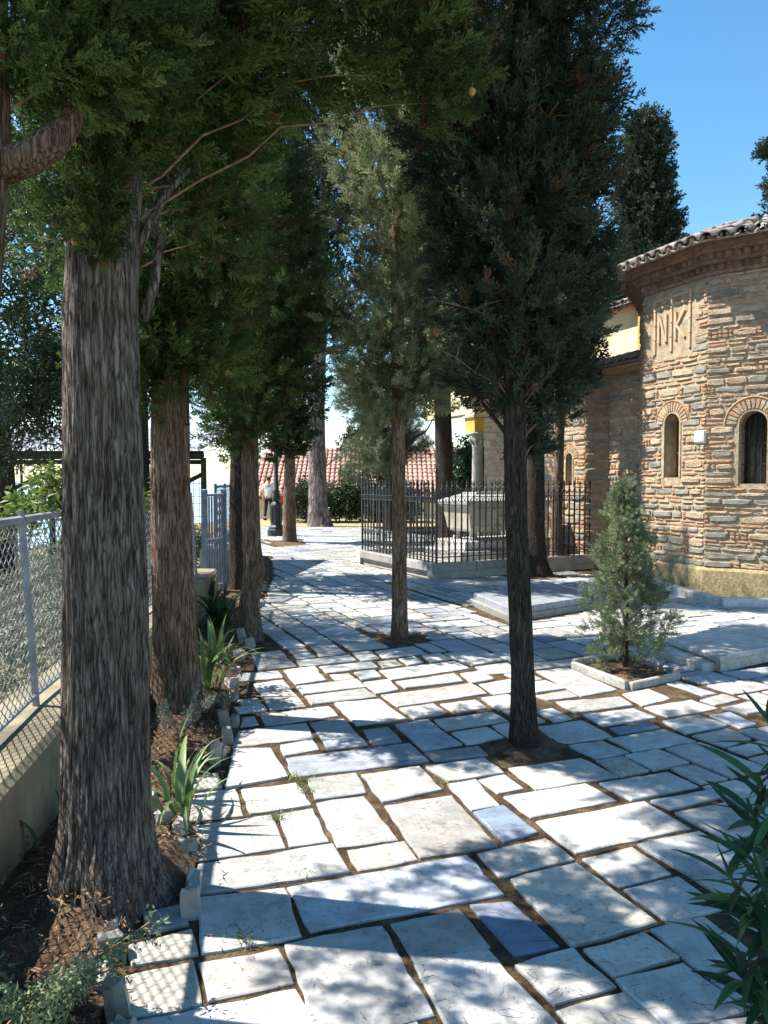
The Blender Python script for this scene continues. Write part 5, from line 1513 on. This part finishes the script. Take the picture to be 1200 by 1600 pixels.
loft([(2.3, 1.25, 0.0), (2.3, 1.25, 0.17), (2.27, 1.22, 0.18)]).build('step', M_PLINTH, sarc)
loft([(2.0, 1.0, 0.182), (2.0, 1.0, 0.33), (1.97, 0.97, 0.345)]).build('step', M_TOMB, sarc)
body = loft([(1.55, 0.70, 0.50), (1.58, 0.73, 0.53), (1.6, 0.75, 0.55), (1.76, 0.86, 0.93), (1.84, 0.92, 0.95), (1.84, 0.92, 0.98)]).build('body', M_TOMBW, sarc)
loft([(1.9, 0.98, 0.983), (1.92, 1.0, 1.02), (1.9, 0.98, 1.05), (1.2, 0.48, 1.17), (1.18, 0.46, 1.2)]).build('lid', M_TOMB, sarc)
for sx in (-1, 1):
    for sy in (-1, 1):
        b = MB(); b.lathe([(0.06, 0.345), (0.085, 0.36), (0.075, 0.40), (0.05, 0.44), (0.075, 0.49), (0.085, 0.52)], (sx * 0.66, sy * 0.26, 0), 10)
        b.build('lion_foot', M_TOMBW, sarc, True)
# carved frame and emblem on the long front
fy = -0.412
b = MB()
b.tube([(-0.72, fy + .016, 0.60), (0.72, fy + .016, 0.60)], 0.012, 5); b.tube([(-0.74, fy - 0.03, 0.9), (0.74, fy - 0.03, 0.9)], 0.012, 5)
b.tube([(-0.72, fy + .012, 0.60), (-0.74, fy - 0.028, 0.9)], 0.012, 5); b.tube([(0.72, fy + .012, 0.60), (0.74, fy - 0.028, 0.9)], 0.012, 5)
b.build('carved_frame', M_TOMBW, body)
b = MB()
for sgn in (-1, 1):
    b.tube([(0, fy, 0.74), (sgn * 0.07, fy - .01, 0.79), (sgn * 0.16, fy - .01, 0.77), (sgn * 0.23, fy - .008, 0.8)], [0.02, 0.024, 0.018, 0.006], 6)
    b.tube([(0, fy, 0.74), (sgn * 0.06, fy - .006, 0.69), (sgn * 0.13, fy - .004, 0.7)], [0.018, 0.016, 0.005], 6)
b.build('carved_emblem', simple('dark_relief', (0.25, 0.2, 0.14), (0.35, 0.28, 0.2), 20, 0.9, 50, 0.4), body)
tag(sarc, 'pale marble sarcophagus on lion feet inside the iron railing', 'tomb')

# ------------------------------------------------------------------ portico with column
pq = P(746, 750, 19.8)
port = empty('arched_portico', (pq.x, pq.y, 0), R(24))
column = MB().lathe([(0.24, 0.0), (0.24, 0.12), (0.19, 0.16), (0.2, 0.22), (0.155, 0.26), (0.15, 1.2), (0.135, 2.45), (0.15, 2.47), (0.14, 2.5)], n=20).build('column', M_CREAM, port, True)
b = MB(); b.lathe([(0.135, 2.5), (0.15, 2.56), (0.2, 2.66), (0.19, 2.69), (0.23, 2.76)], n=16)
for k in range(8):
    a = k * math.pi / 4
    b.tube([(0.14 * math.cos(a), 0.14 * math.sin(a), 2.52), (0.2 * math.cos(a), 0.2 * math.sin(a), 2.62), (0.25 * math.cos(a), 0.25 * math.sin(a), 2.66), (0.23 * math.cos(a), .23 * math.sin(a), 2.62)], [0.03, 0.03, 0.02, 0.008], 5)
b.box((0, 0, 2.785), (0.48, 0.48, 0.05)); b.build('capital', M_CREAM, column, True)
MB().box((0, 0, 3.0), (0.44, 0.44, 0.36), taper=1.12).build('impost_block', M_YELLOW, port)
MB().box((0, 0, 3.215), (0.58, 0.58, 0.06)).build('impost_ledge', M_CREAM, port)
SPAN = 2.4
def arch_wall(L, rise, z0, z1, th):
    b = MB()
    arc = [(L / 2 - (L / 2 - 0.24) * math.cos(math.pi * k / 14), z0 + rise * math.sin(math.pi * k / 14)) for k in range(15)]
    out = [(-0.24, z0), (0.24, z0)] + arc[1:-1] + [(L - 0.24, z0), (L + 0.24, z0), (L + 0.24, z1), (-0.24, z1)]
    n = len(out)
    b.v = [(x, -th / 2, z) for (x, z) in out] + [(x, th / 2, z) for (x, z) in out]
    b.f = [tuple(range(n)), tuple(range(2 * n - 1, n - 1, -1))] + [(k, n + k, n + (k + 1) % n, (k + 1) % n) for k in range(n)]
    return b, arc
b, arc = arch_wall(SPAN, 0.8, 3.245, 5.4, 0.44); b.build('arch_wall', M_CREAMW, port)
b = MB(); b.tube([(x, -0.23, z + 0.05) for (x, z) in arc], 0.05, 6); b.build('arch_moulding', M_YELLOW, port)
b = MB(); b.box((0, 0.24 + 1.2, 4.35), (0.44, 2.4, 2.1)); b.build('side_wall', M_CREAMW, port)
MB().box((SPAN / 2, -0.27, 4.5), (SPAN + 0.5, 0.06, 0.1)).build('string_course', M_CREAM, port)
MB().box((SPAN / 2, 1.0, 5.46), (SPAN + 0.9, 3.0, 0.1)).build('roof_slab', M_TILE, port)
col2 = MB().lathe([(0.24, 0.0), (0.24, 0.12), (0.155, 0.26), (0.15, 1.2), (0.135, 2.45), (0.22, 2.76), (0.24, 3.24)], (SPAN, 0, 0), 16).build('column', M_CREAM, port, True)
tag(port, 'cream portico arch on a slender marble column with orange impost', 'portico')

# ------------------------------------------------------------------ far house with red tiled roof
hs = empty('tiled_house', (-1.0, 36.0, -3.5))
MB().box((1.0, 3.4, 2.0), (13.0, 6.0, 4.4)).build('wall', M_CREAMW, hs)
rw0, rw1, ye, yr_, ze, zr = -6.2, 8.2, 0.0, 4.2, 4.25, 6.75
b = MB()
b.v = [(rw0, ye, ze), (rw1, ye, ze), (rw1 - 1.2, yr_, zr), (rw0 + 1.2, yr_, zr), (rw1, 2 * yr_, ze), (rw0, 2 * yr_, ze)]
b.f = [(0, 1, 2, 3), (2, 4, 5, 3), (1, 4, 2), (5, 0, 3), (0, 5, 4, 1)]
hroof = b.build('roof', M_REDTILE, hs)
sl_ = math.atan2(zr - ze, yr_ - ye); SLN = math.hypot(zr - ze, yr_ - ye)
b = MB()
ntx = int((rw1 - rw0) / 0.24); ncr = int(SLN / 0.36)
for i in range(ntx):
    for c_ in range(ncr):
        t0 = c_ / ncr; x = rw0 + 0.24 * (i + .5)
        if x < rw0 + 1.2 * t0 + 0.1 or x > rw1 - 1.2 * t0 - 0.1: continue
        y0, z0 = ye + (yr_ - ye) * t0, ze + (zr - ze) * t0
        dy, dz = math.cos(sl_) * 0.38, math.sin(sl_) * 0.38
        vs = []
        for (t, r_, lift) in ((0, 0.095, 0.045), (1, 0.08, 0.01)):
            for k in range(5):
                a = math.pi * k / 4
                vs.append((x + r_ * math.cos(a), y0 + dy * t - 0.02, z0 + dz * t + lift + r_ * math.sin(a) * 0.75))
        b.add(vs, [(k + 1, k, 5 + k, 5 + k + 1) for k in range(4)] + [(0, 1, 2, 3, 4)])
tag(b.build('roof_tiles', M_REDTILE, hroof), kind='stuff')
for x in (-3.5, 0.2, 4.0):
    w = MB().box((x, 0.39, 2.4), (1.0, 0.06, 1.3)).build('window', M_CREAM, hs); MB().box((x, 0.35, 2.4), (0.84, 0.04, 1.14)).build('pane', M_DARK, w)
tag(hs, 'low house with red barrel-tiled roof behind the hedge at the far end', 'house')

# ------------------------------------------------------------------ hedges and bushes
def bush(name, label, box, n, size, templ, mat, seed, cat='bush', stems=5):
    (x0, x1), (y0, y1), (z0, z1) = box
    rng = random.Random(seed)
    base = Vector(((x0 + x1) / 2, (y0 + y1) / 2, z0)); root = empty(name, base)
    pts = []
    for _ in range(n):
        p = Vector((rng.uniform(x0, x1), rng.uniform(y0, y1), 0))
        top = z1 * (0.86 + 0.2 * noise.noise(Vector((p.x * 1.5, p.y * 1.5, seed)))) 
        ex = min(1, (p.x - x0) / 0.3, (x1 - p.x) / 0.3) * 0.25 + 0.75
        p.z = z0 + (top - z0) * ex * (rng.random() ** 0.7)
        d = Vector((rng.uniform(-1, 1), rng.uniform(-1.2, .6), rng.uniform(0, 1.1))).normalized()
        pts.append((p, d, size * rng.uniform(.7, 1.25)))
    sprays('foliage', root, pts, templ, mat, base)
    for k in range(stems):
        x = rng.uniform(x0 + .1, x1 - .1) - base.x; y = rng.uniform(y0, y1) - base.y
        MB().tube([(x, y, -0.1), (x + rng.uniform(-.1, .1), y, (z1 - z0) * .4), (x + rng.uniform(-.2, .2), y, (z1 - z0) * .75)], [0.03, 0.02, 0.008], 5).build('stem', M_BARKD, root)
    return tag(root, label, cat)
bush('clipped_hedge', 'dark green hedge running behind the pine trunk before the tiled roof', ((-3.6, 1.2), (28.5, 30.0), (0.0, 1.5)), 900, 0.5, T_BROAD, M_HEDGE, 5, 'hedge')
bush('laurel_bush', 'glossy bush behind the portico column', ((1.9, 3.6), (21.5, 23.0), (0.0, 2.9)), 500, 0.5, T_BROAD, M_HEDGE, 6)
bush('laurel_bush', 'tall leafy bush left of the portico column behind the sarcophagus', ((1.9, 2.6), (23.5, 25.0), (0.0, 2.6)), 240, 0.5, T_OLIVE, M_PINE, 7)
bush('laurel_bush', 'dense dark bush filling the back corner of the railed enclosure', ((3.2, 4.4), (19.2, 20.6), (0.0, 3.0)), 360, 0.5, T_BROAD, M_HEDGE, 8)
rngv = random.Random(4)
# scrub on the slope behind the wire fence
pts = []
for _ in range(2200):
    y = rngv.uniform(1.0, 15); x = wall_x(y) - 0.75 - rngv.random() ** 1.5 * 4.5
    z = ground_z(x, y) + rngv.uniform(0.0, 0.6)
    pts.append((Vector((x, y, z)), Vector((rngv.uniform(-.6, .6), rngv.uniform(-.6, .6), 1)).normalized(), rngv.uniform(.2, .45)))
sprays('slope_scrub', None, pts, T_OLIVE, M_SCRUB, (0, 0, 0))['label'] = 'dry grey-green scrub on the slope behind the wire fence'
# climbing plant on the fence
vroot = empty('climbing_plant', (-2.1, 4.9, 0.3))
pts = []
for (px, py, d, r_) in ((150, 770, 5.4, 0.12), (175, 765, 5.6, 0.14), (205, 780, 5.9, 0.12), (160, 790, 5.5, 0.13), (20, 805, 4.3, 0.1), (35, 790, 4.4, 0.08), (90, 780, 5.0, 0.08), (120, 790, 5.2, 0.12), (190, 745, 5.6, 0.08), (75, 760, 5.0, 0.06), (100, 750, 5.1, .05)):
    pts += clump(P(px, py, d), r_, 11, 0.24, rngv, up=0.4)
sprays('foliage', vroot, pts, T_BROAD, M_VINE, vroot.location)
for (q0, q1, q2) in (((160, 900, 5.4), (165, 800, 5.5), (180, 735, 5.6)), ((30, 950, 4.2), (22, 830, 4.3), (35, 780, 4.4)), ((110, 900, 5.2), (110, 800, 5.2), (90, 745, 5.1)), ((165, 840, 5.5), (200, 790, 5.8), (210, 760, 5.9))):
    MB().tube([P(*q0) - vroot.location, P(*q1) - vroot.location, P(*q2) - vroot.location], [0.008, 0.006, 0.003], 5).build('stem', M_TWIG, vroot)
tag(vroot, 'yellow-green climbing plant straggling over the wire fence top rail', 'plant')

# ------------------------------------------------------------------ steel canopy beyond the fence
sy = 13.0
can = empty('steel_canopy', (-6.0, sy, -2.0))
def cl(px, py, d=sy):
    return P(px, py, d) - Vector((-6.0, sy, -2.0))
def beam(a, e, w, name):
    return MB().tube([a, e], w, 4).build(name, M_STEEL, can)
beam(cl(-120, 711), cl(318, 711), 0.075, 'beam'); beam(cl(-120, 722), cl(318, 722), 0.04, 'beam')
for px in (-100, 80, 318):
    a = cl(px, 715); beam((a.x, a.y, -2.5), a, 0.05, 'post')
for (a, e) in (((80, 736), (-10, 778)), ((80, 736), (140, 762)), ((-10, 778), (-100, 740)), ((318, 740), (260, 770))): beam(cl(*a), cl(*e), 0.04, 'brace')
for px in (5, 33): 
    a = cl(px, 712); beam((a.x, a.y, 0.5), a, 0.022, 'post')
b = MB()
a, e = cl(-100, 724), cl(318, 724); nvw = 46
for k in range(nvw):
    x = a.x + (e.x - a.x) * k / (nvw - 1); b.tube([(x, 0.1, 2.3), (x, 0.1, a.z)], 0.0045, 3, False)
for k in range(15):
    z = 2.3 + (a.z - 2.3) * k / 14; b.tube([(a.x, 0.1, z), (e.x, 0.1, z)], 0.0045, 3, False)
tag(b.build('wire_panel', M_GALV, can), kind='stuff')
b = MB(); a, e = cl(-120, 702), cl(318, 702); m = 110
for k in range(m + 1):
    x = a.x + (e.x - a.x) * k / m; zc_ = 0.02 * math.sin(k * 2.1)
    b.v += [(x, -0.3, a.z - 0.02 + zc_), (x, 2.6, a.z + 0.55 + zc_)]
for k in range(m): b.f.append((2 * k, 2 * k + 2, 2 * k + 3, 2 * k + 1))
b.build('roof_sheet', M_SHEET, can)
tag(can, 'dark steel canopy frame with pale corrugated roof below the fence', 'canopy')

# ------------------------------------------------------------------ lamp post
g = G(432, 838)
lamp = empty('lamp_post', (g.x, g.y, 0))
MB().lathe([(0.30, 0.0), (0.30, 0.2), (0.27, 0.22), (0.26, 0.28), (0.2, 0.33), (0.185, 0.38), (0.185, 0.85), (0.205, 0.88), (0.205, 0.92), (0.17, 0.97), (0.11, 1.02)], n=12).build('pedestal', M_LAMPG, lamp)
b = MB(); b.lathe([(0.11, 1.02), (0.14, 1.08), (0.145, 1.16), (0.1, 1.28), (0.12, 1.31), (0.12, 1.34), (0.075, 1.38), (0.065, 3.2), (0.05, 4.0)], n=12); b.build('pole', M_LAMPG, lamp, True)
for k in range(8):
    a = k * math.pi / 4; MB().tube([(0.19 * math.cos(a), .19 * math.sin(a), 0.4), (0.19 * math.cos(a), .19 * math.sin(a), 0.84)], 0.014, 5).build('flute', M_LAMPG, lamp)
lan = MB().lathe([(0.06, 4.0), (0.1, 4.04), (0.2, 4.45), (0.22, 4.47), (0.2, 4.5), (0.06, 4.68), (0.02, 4.8)], n=6).build('lantern', M_LAMPG, lamp)
for k in range(6):
    a = (k + .5) * math.pi / 3
    MB().box((0, 0, 0), (0.006, 0.12, 0.3)).build('pane', M_PLAQ, lan, loc=(0.145 * math.cos(a), .145 * math.sin(a), 4.25), rot=(0, R(-8), a))
lamp.scale = (0.85, 0.85, 0.97)
tag(lamp, 'dark cast-iron lamp post with bulbous pedestal at the far end of the path', 'lamp post')

# ------------------------------------------------------------------ people
def skin_mesh(name, joints, edges, mat, parent, root_i=0):
    me = bpy.data.meshes.new(name)
    me.from_pydata([j[0] for j in joints], edges, [])
    me.materials.append(mat)
    o = put(name, me, parent)
    m = o.modifiers.new('skin', 'SKIN'); m.use_smooth_shade = True
    sv = me.skin_vertices[0].data
    for k, j in enumerate(joints):
        r = j[1]; sv[k].radius = r if hasattr(r, '__len__') else (r, r)
    sv[root_i].use_root = True
    s = o.modifiers.new('sub', 'SUBSURF'); s.levels = 1; s.render_levels = 2
    return o
def person(label, loc, H, rz, shirt, trous, stride, leg_skin=False, seed=1):
    k = H / 1.75
    root = empty('person', loc, rz)
    V_ = lambda x, y, z: (x * k, y * k, z * k)
    s = stride
    J = [(V_(0, 0, .95), (.13 * k, .1 * k)), (V_(0, 0, 1.15), (.125 * k, .095 * k)), (V_(0, 0, 1.38), (.15 * k, .1 * k)), (V_(0, .0, 1.5), .055 * k), (V_(0, .015, 1.6), (.075 * k, .09 * k)), (V_(0, .015, 1.7), (.065 * k, .075 * k)),
         (V_(.09, 0, .9), .085 * k), (V_(.1, s * .12, .5), .058 * k), (V_(.1, -s * .02 + .0, .1), .04 * k), (V_(.11, s * .0 + .13, .03), .034 * k),
         (V_(-.09, 0, .9), .085 * k), (V_(-.1, -s * .1, .5), .058 * k), (V_(-.1, -s * .28, .13), .04 * k), (V_(-.11, -s * .26 + .12, .06), .034 * k),
         (V_(.19, 0, 1.41), .055 * k), (V_(.24, -.04, 1.13), .042 * k), (V_(.24, .05, .9), .033 * k), (V_(.24, .08, .8), .03 * k),
         (V_(-.19, 0, 1.41), .055 * k), (V_(-.24, -.02, 1.13), .042 * k), (V_(-.25, .1, .92), .033 * k), (V_(-.25, .14, .83), .03 * k)]
    E = [(0, 1), (1, 2), (2, 3), (3, 4), (4, 5), (0, 6), (6, 7), (7, 8), (8, 9), (0, 10), (10, 11), (11, 12), (12, 13), (2, 14), (14, 15), (15, 16), (16, 17), (2, 18), (18, 19), (19, 20), (20, 21)]
    body_ = skin_mesh('body', J, E, M_SKIN, root)
    # hands: five short fingers each
    for (wi, sx) in ((17, 1), (21, -1)):
        p = Vector(J[wi][0]); hb = MB()
        for f, (dx, L) in enumerate(((-.022, .05), (-.009, .062), (.006, .066), (.02, .056))):
            hb.tube([p + Vector((dx * k * .4, dx * k, -.01 * k)), p + Vector((dx * k * .4, dx * k + .01 * k, -L * .6 * k - .02 * k)), p + Vector((dx * k * .4, dx * k + .022 * k, -L * k - .02 * k))], [.009 * k, .009 * k, .006 * k], 5)
        hb.tube([p + Vector((0, .02 * k, 0)), p + Vector((-.01 * sx * k, .045 * k, -.03 * k))], [.01 * k, .007 * k], 5)
        hb.build('fingers', M_SKIN, body_, True)
    gsh = lambda r, f: (r[0] * f, r[1] * f) if hasattr(r, '__len__') else r * f
    Js = [(V_(0, 0, .88), (.16 * k, .13 * k)), (V_(0, 0, 1.12), (.15 * k, .12 * k)), (V_(0, 0, 1.38), (.175 * k, .12 * k)), (V_(0, 0, 1.46), (.07 * k, .065 * k)),
          (V_(.19, 0, 1.42), .075 * k), (V_(.235, -.03, 1.18), .062 * k), (V_(-.19, 0, 1.42), .075 * k), (V_(-.235, -.015, 1.18), .062 * k)]
    skin_mesh('shirt', Js, [(0, 1), (1, 2), (2, 3), (2, 4), (4, 5), (2, 6), (6, 7)], shirt, root)
    low = 7 if leg_skin else 8
    Jt = [(V_(0, 0, .97), (.15 * k, .12 * k)), (V_(.09, 0, .86), .1 * k), (V_(.1, s * .12, .52), .078 * k), (V_(-.09, 0, .86), .1 * k), (V_(-.1, -s * .1, .52), .078 * k)]
    Et = [(0, 1), (1, 2), (0, 3), (3, 4)]
    if not leg_skin:
        Jt += [(V_(.1, -s * .02, .12), .062 * k), (V_(-.1, -s * .28, .15), .062 * k)]; Et += [(2, 5), (4, 6)]
    skin_mesh('trousers', Jt, Et, trous, root)
    skin_mesh('hair', [(V_(0, -.035, 1.6), (.09 * k, .09 * k)), (V_(0, -.02, 1.7), (.095 * k, .1 * k)), (V_(0, 0, 1.76), (.06 * k, .07 * k))], [(0, 1), (1, 2)], M_HAIR, root)
    for (q, sx) in ((9, 1), (13, -1)):
        p = Vector(J[q][0]); MB().box((p.x, p.y - .06 * k, p.z - .005), (.085 * k, .26 * k, .07 * k), bev=.02 * k).build('shoe', M_BTROU, root)
    # face
    hz = 1.63 * k; fyy = .1 * k
    fb = MB()
    fb.tube([(0, fyy, hz + .03 * k), (0, fyy + .022 * k, hz - .01 * k), (0, fyy, hz - .015 * k)], [.008 * k, .012 * k, .008 * k], 5)
    for sx in (-1, 1): fb.lathe([(.006, -.02 * k), (.012, 0), (.006, .02 * k)], (sx * .08 * k, .0, hz), 6)
    fb.build('face', M_SKIN, body_, True)
    eb = MB()
    for sx in (-1, 1): eb.lathe([(.004 * k, -.006 * k), (.009 * k, 0), (.004 * k, .006 * k)], (sx * .03 * k, fyy - .005 * k, hz + .015 * k), 6)
    eb.tube([(-.022 * k, fyy - .008 * k, hz - .045 * k), (.022 * k, fyy - .008 * k, hz - .045 * k)], .004 * k, 4)
    eb.build('eyes_and_mouth', M_HAIR, body_)
    return tag(root, label, 'person')
g = G(420, 813)
person('person in white shirt and black trousers walking away at the far end', (g.x, g.y, 0), 1.72, R(-6), M_WSHIRT, M_BTROU, 0.8)
g = G(441, 813)
person('person in red top and pale shorts half hidden behind the lamp post', (g.x, g.y, 0), 1.3, R(170), M_RED, M_BEIGE, 0.3, True)

# ------------------------------------------------------------------ bed plants
def strap_leaf(L, w, bend, rng, fold=0.25):
    vs = []; n = 7
    for k in range(n + 1):
        t = k / n
        ww = w * (1 - t ** 3) * (0.75 + 0.5 * math.sin(math.pi * min(1, t * 1.2)))
        a = bend * t * t
        x = L * (t * math.sin(a) * 0.9); z = L * t * (math.cos(a * 0.8))
        vs += [(x, -ww / 2, z), (x + ww * fold, 0, z - ww * 0.05), (x, ww / 2, z)]
    fs = []
    for k in range(n):
        for j in range(2): fs.append((3 * k + j, 3 * k + j + 1, 3 * k + 4 + j, 3 * k + 3 + j))
    return MB().add(vs, fs)
li = random.Random(8)
def iris(loc, label, n, L, w, mat):
    root = empty('iris_clump', loc)
    ms = [strap_leaf(1.0, w / L, b_, li).mesh('leaf', mat, True) for b_ in (0.25, 0.6, 1.0, 1.5)]
    for k in range(n):
        a = li.uniform(0, 6.28); r_ = li.uniform(0, 0.09)
        put('leaf', li.choice(ms), root, (math.cos(a) * r_, math.sin(a) * r_, 0), (0, R(li.uniform(0, 26)), a + li.uniform(-.5, .5)), L * li.uniform(.6, 1.15))
    return tag(root, label, 'plant')
def bedp(px, py): 
    p = G(px, py); return (p.x, p.y, 0.03)
iris((-0.93, 3.42, 0.03), 'iris clump with broad leaves right beside the thickest trunk', 15, 0.46, 0.035, M_IRIS)
iris((-1.05, 3.75, 0.03), 'slender iris tuft just behind the thickest trunk', 9, 0.42, 0.028, M_IRIS)
iris(bedp(322, 1092), 'sunlit pale iris clump by the second trunk', 22, 0.46, 0.032, M_IRIS)
iris(bedp(338, 1045), 'bright arching iris tuft between the second trunk and the edging stones', 18, 0.46, 0.032, M_IRIS)
iris(bedp(345, 985), 'dark shaded iris clump before the crooked cypress', 26, 0.55, 0.034, M_IRISD)
iris(bedp(330, 960), 'dark iris clump against the wall by the gate', 22, 0.55, 0.034, M_IRISD)
iris((-1.33, 2.62 + .5, 0.03), 'few iris blades between the thickest trunk and the plaster wall', 6, 0.42, 0.03, M_IRIS)
def tuft(name, loc, label, n, r, h, size, templ, mat, cat='plant'):
    root = empty(name, loc); pts = []
    base = Vector(loc)
    for k in range(7):
        a = li.uniform(0, 6.28)
        MB().tube([(0, 0, 0), (math.cos(a) * r * .4, math.sin(a) * r * .4, h * .5), (math.cos(a) * r, math.sin(a) * r, h * .9)], [.005, .004, .002], 4).build('stem', M_TWIG, root)
        for q in range(n // 7):
            t = li.uniform(.25, 1)
            p = base + Vector((math.cos(a) * r * t + li.gauss(0, .02), math.sin(a) * r * t + li.gauss(0, .02), h * t * li.uniform(.7, 1)))
            pts.append((p, Vector((math.cos(a) * .5 + li.uniform(-.4, .4), math.sin(a) * .5 + li.uniform(-.4, .4), 1)).normalized(), size * li.uniform(.7, 1.2)))
    sprays('foliage', root, pts, templ, mat, base)
    return tag(root, label, cat)
tuft('lavender_bush', (-1.22, 4.55, 0.03), 'silvery grey shrublet at the foot of the second trunk', 70, 0.2, 0.28, 0.09, T_CYP, M_SILV)
tuft('lavender_bush', (-1.1, 5.0, 0.03), 'small grey shrublet between the second trunk and edging stones', 42, 0.14, 0.16, 0.08, T_CYP, M_SILV)
fl = tuft('flowering_plant', (-1.0, 2.2, 0.03), 'small-leaved plant with pink flowers in the bottom left corner', 84, 0.3, 0.26, 0.09, T_BROAD, M_SAGE)
tuft('flowering_plant', (-1.1, 2.02, 0.03), 'leafy sprawling plant at the bottom left edge without flowers', 70, 0.26, 0.24, 0.09, T_BROAD, M_SAGE)
for (px, py, d) in ((90, 1522, 2.35), (109, 1527, 2.36)):
    c = P(px, py, d) - fl.location; b = MB()
    for k in range(6):
        a = k * math.pi / 3
        b.add([(0, 0, 0), (.014 * math.cos(a - .5), .014 * math.sin(a - .5), .01), (.024 * math.cos(a), .024 * math.sin(a), .012), (.014 * math.cos(a + .5), .014 * math.sin(a + .5), .01)], [(0, 1, 2, 3)])
    b.build('flower', M_PINK, fl, loc=c, rot=(R(50), 0, 0))

# oleander at the right edge
ol = empty('oleander', (1.14, 2.05, 0.0))
def lance(L, w, curl):
    vs = []; n = 7
    for k in range(n + 1):
        t = k / n; ww = w * (math.sin(math.pi * (t ** 0.8)) ** 0.75 if 0 < t < 1 else 0.04)
        z = -curl * L * t * t
        vs += [(L * t, -ww / 2, z + ww * .18), (L * t, 0, z), (L * t, ww / 2, z + ww * .18)]
    fs = []
    for k in range(n):
        for j in range(2): fs.append((3 * k + j, 3 * k + j + 1, 3 * k + 4 + j, 3 * k + 3 + j))
    return MB().add(vs, fs)
LM = [lance(1.0, w_, c_).mesh('leaf', M_OLEA, True) for (w_, c_) in ((0.13, 0.1), (0.15, 0.28), (0.12, -0.08), (0.14, 0.45))]
stems = [[(1.25, 2.1, 0), (1.1, 2.05, .45), (0.93, 2.0, .66)], [(1.2, 2.0, 0), (1.06, 2.0, .25), (0.96, 2.0, .42)], [(1.25, 2.1, 0), (1.16, 2.1, .6), (1.06, 2.1, .93)], [(1.3, 2.2, 0), (1.26, 2.2, .7), (1.13, 2.2, 1.1)],
         [(1.3, 2.1, 0), (1.3, 2.0, .5), (1.25, 1.95, 1.0)], [(1.25, 2.0, 0), (1.1, 1.95, .18), (1.02, 1.95, .26)], [(1.3, 2.1, 0), (1.2, 2.15, .5), (1.07, 2.15, .78)], [(1.3, 2.1, 0), (1.15, 2.05, .35), (0.98, 2.05, .54)], [(1.2, 2.0, 0), (1.08, 2.0, .4), (0.99, 1.98, .75)], [(1.2, 2.0, 0), (1.1, 1.98, .2), (0.97, 1.98, .33)], [(1.25, 2.1, 0), (1.14, 2.1, .5), (1.02, 2.08, .86)]]
stems = [[(q[0] - .02, q[1], q[2] * .84) for q in s_] for s_ in stems]
oo = Vector(ol.location)
for st in stems:
    st = [Vector(p) for p in st]
    MB().tube([p - oo for p in st], [.012, .008, .004], 6).build('stem', M_OLEA, ol)
    for k in range(19):
        t = 0.4 + 0.6 * k / 18
        p = st[0].lerp(st[1], t * 2) if t < .5 else st[1].lerp(st[2], t * 2 - 1)
        a = k * 2.1 + li.uniform(-.4, .4)
        el = R(-10 + 60 * max(0, (t - .6) / .4) + li.uniform(-22, 22))
        put('leaf', li.choice(LM), ol, p - oo, (R(li.uniform(-25, 25)), -el, a), li.uniform(.14, .22))
tag(ol, 'dark green oleander with long narrow leaves at the right picture edge', 'shrub')

# ------------------------------------------------------------------ weeds, litter, twigs
b = MB()
for (px, py, n, r_, h) in ((468, 1222, 70, .045, .035), (482, 1240, 60, .04, .035), (434, 1284, 60, .022, .04), (400, 1262, 22, .03, .03), (575, 1222, 30, .03, .03), (378, 1475, 34, .06, .03), (384, 1478, 22, .012, .05),
                           (700, 1230, 30, .03, .03), (850, 1352, 40, .05, .02), (500, 1372, 20, .05, .025), (545, 1362, 14, .03, .02), (452, 1216, 30, .03, .03), (700, 1330, 18, .03, .02), (640, 1330, 14, .03, .02)):
    for _ in range(n):
        p = G(px, py) + Vector((li.gauss(0, r_), li.gauss(0, r_ * .8), 0)); a = li.uniform(0, 6.28); L = h * li.uniform(.5, 1.3)
        d = Vector((math.cos(a), math.sin(a), 0)); s = Vector((-d.y, d.x, 0)) * 0.0025
        m_ = p + d * L * .35 + Vector((0, 0, L * .7)); e_ = p + d * L * .9 + Vector((0, 0, L))
        b.add([p - s, p + s, m_ + s * .8, m_ - s * .8, e_], [(0, 1, 2, 3), (3, 2, 4)])
wd = tag(b.build('joint_weeds', M_GRASS), 'grass tufts growing in the paving joints', kind='stuff')
b = MB()
for k in range(9000):
    if k < 6500:
        y = 1.8 + 8 * li.random() ** 1.6; x = wall_x(y) + (edge_x(y) + 0.03 - wall_x(y)) * li.random(); z = 0.065 + li.uniform(-.02, .04)
        if (x + 1.1) ** 2 + (y - 2.95) ** 2 < .15: z += .07
        L = li.uniform(.01, .045)
    else:
        y = 1.9 + 4.5 * li.random() ** 1.4; x = li.uniform(-.55, .55) * y; z = li.choice((0.006, 0.03)); L = li.uniform(.006, .025)
        if x < edge_x(y): continue
    a = li.uniform(0, 6.28); d = Vector((math.cos(a), math.sin(a), li.uniform(-.3, .4) if k < 6500 else 0)); s = Vector((-d.y, d.x, li.uniform(-.5, .5))) * li.uniform(.0012, .005 if k < 6500 else .002)
    p = Vector((x, y, z)); b.add([p - s, p + s, p + d * L + s * .4, p + d * L - s * .4], [(0, 1, 2, 3)])
tag(b.build('needle_litter', M_LITTER), 'dry brown needles scattered over bed and paving', kind='stuff')
b = MB()
for k in range(120):
    px, py = li.uniform(560, 1190), li.uniform(1250, 1600)
    p = G(px, py, 0.032); a = li.uniform(0, 6.28); L = li.uniform(.02, .075)
    q = p + Vector((math.cos(a), math.sin(a), 0)) * L * .5 + Vector((li.uniform(-.01, .01), li.uniform(-.01, .01), .004)); e_ = q + Vector((math.cos(a + .5), math.sin(a + .5), 0)) * L * .5
    b.tube([p, q, e_], [.0009, .0008, .0005], 3)
tag(b.build('fallen_twigs', M_BARKD), 'thin fallen twigs lying on the marble slabs', kind='stuff')
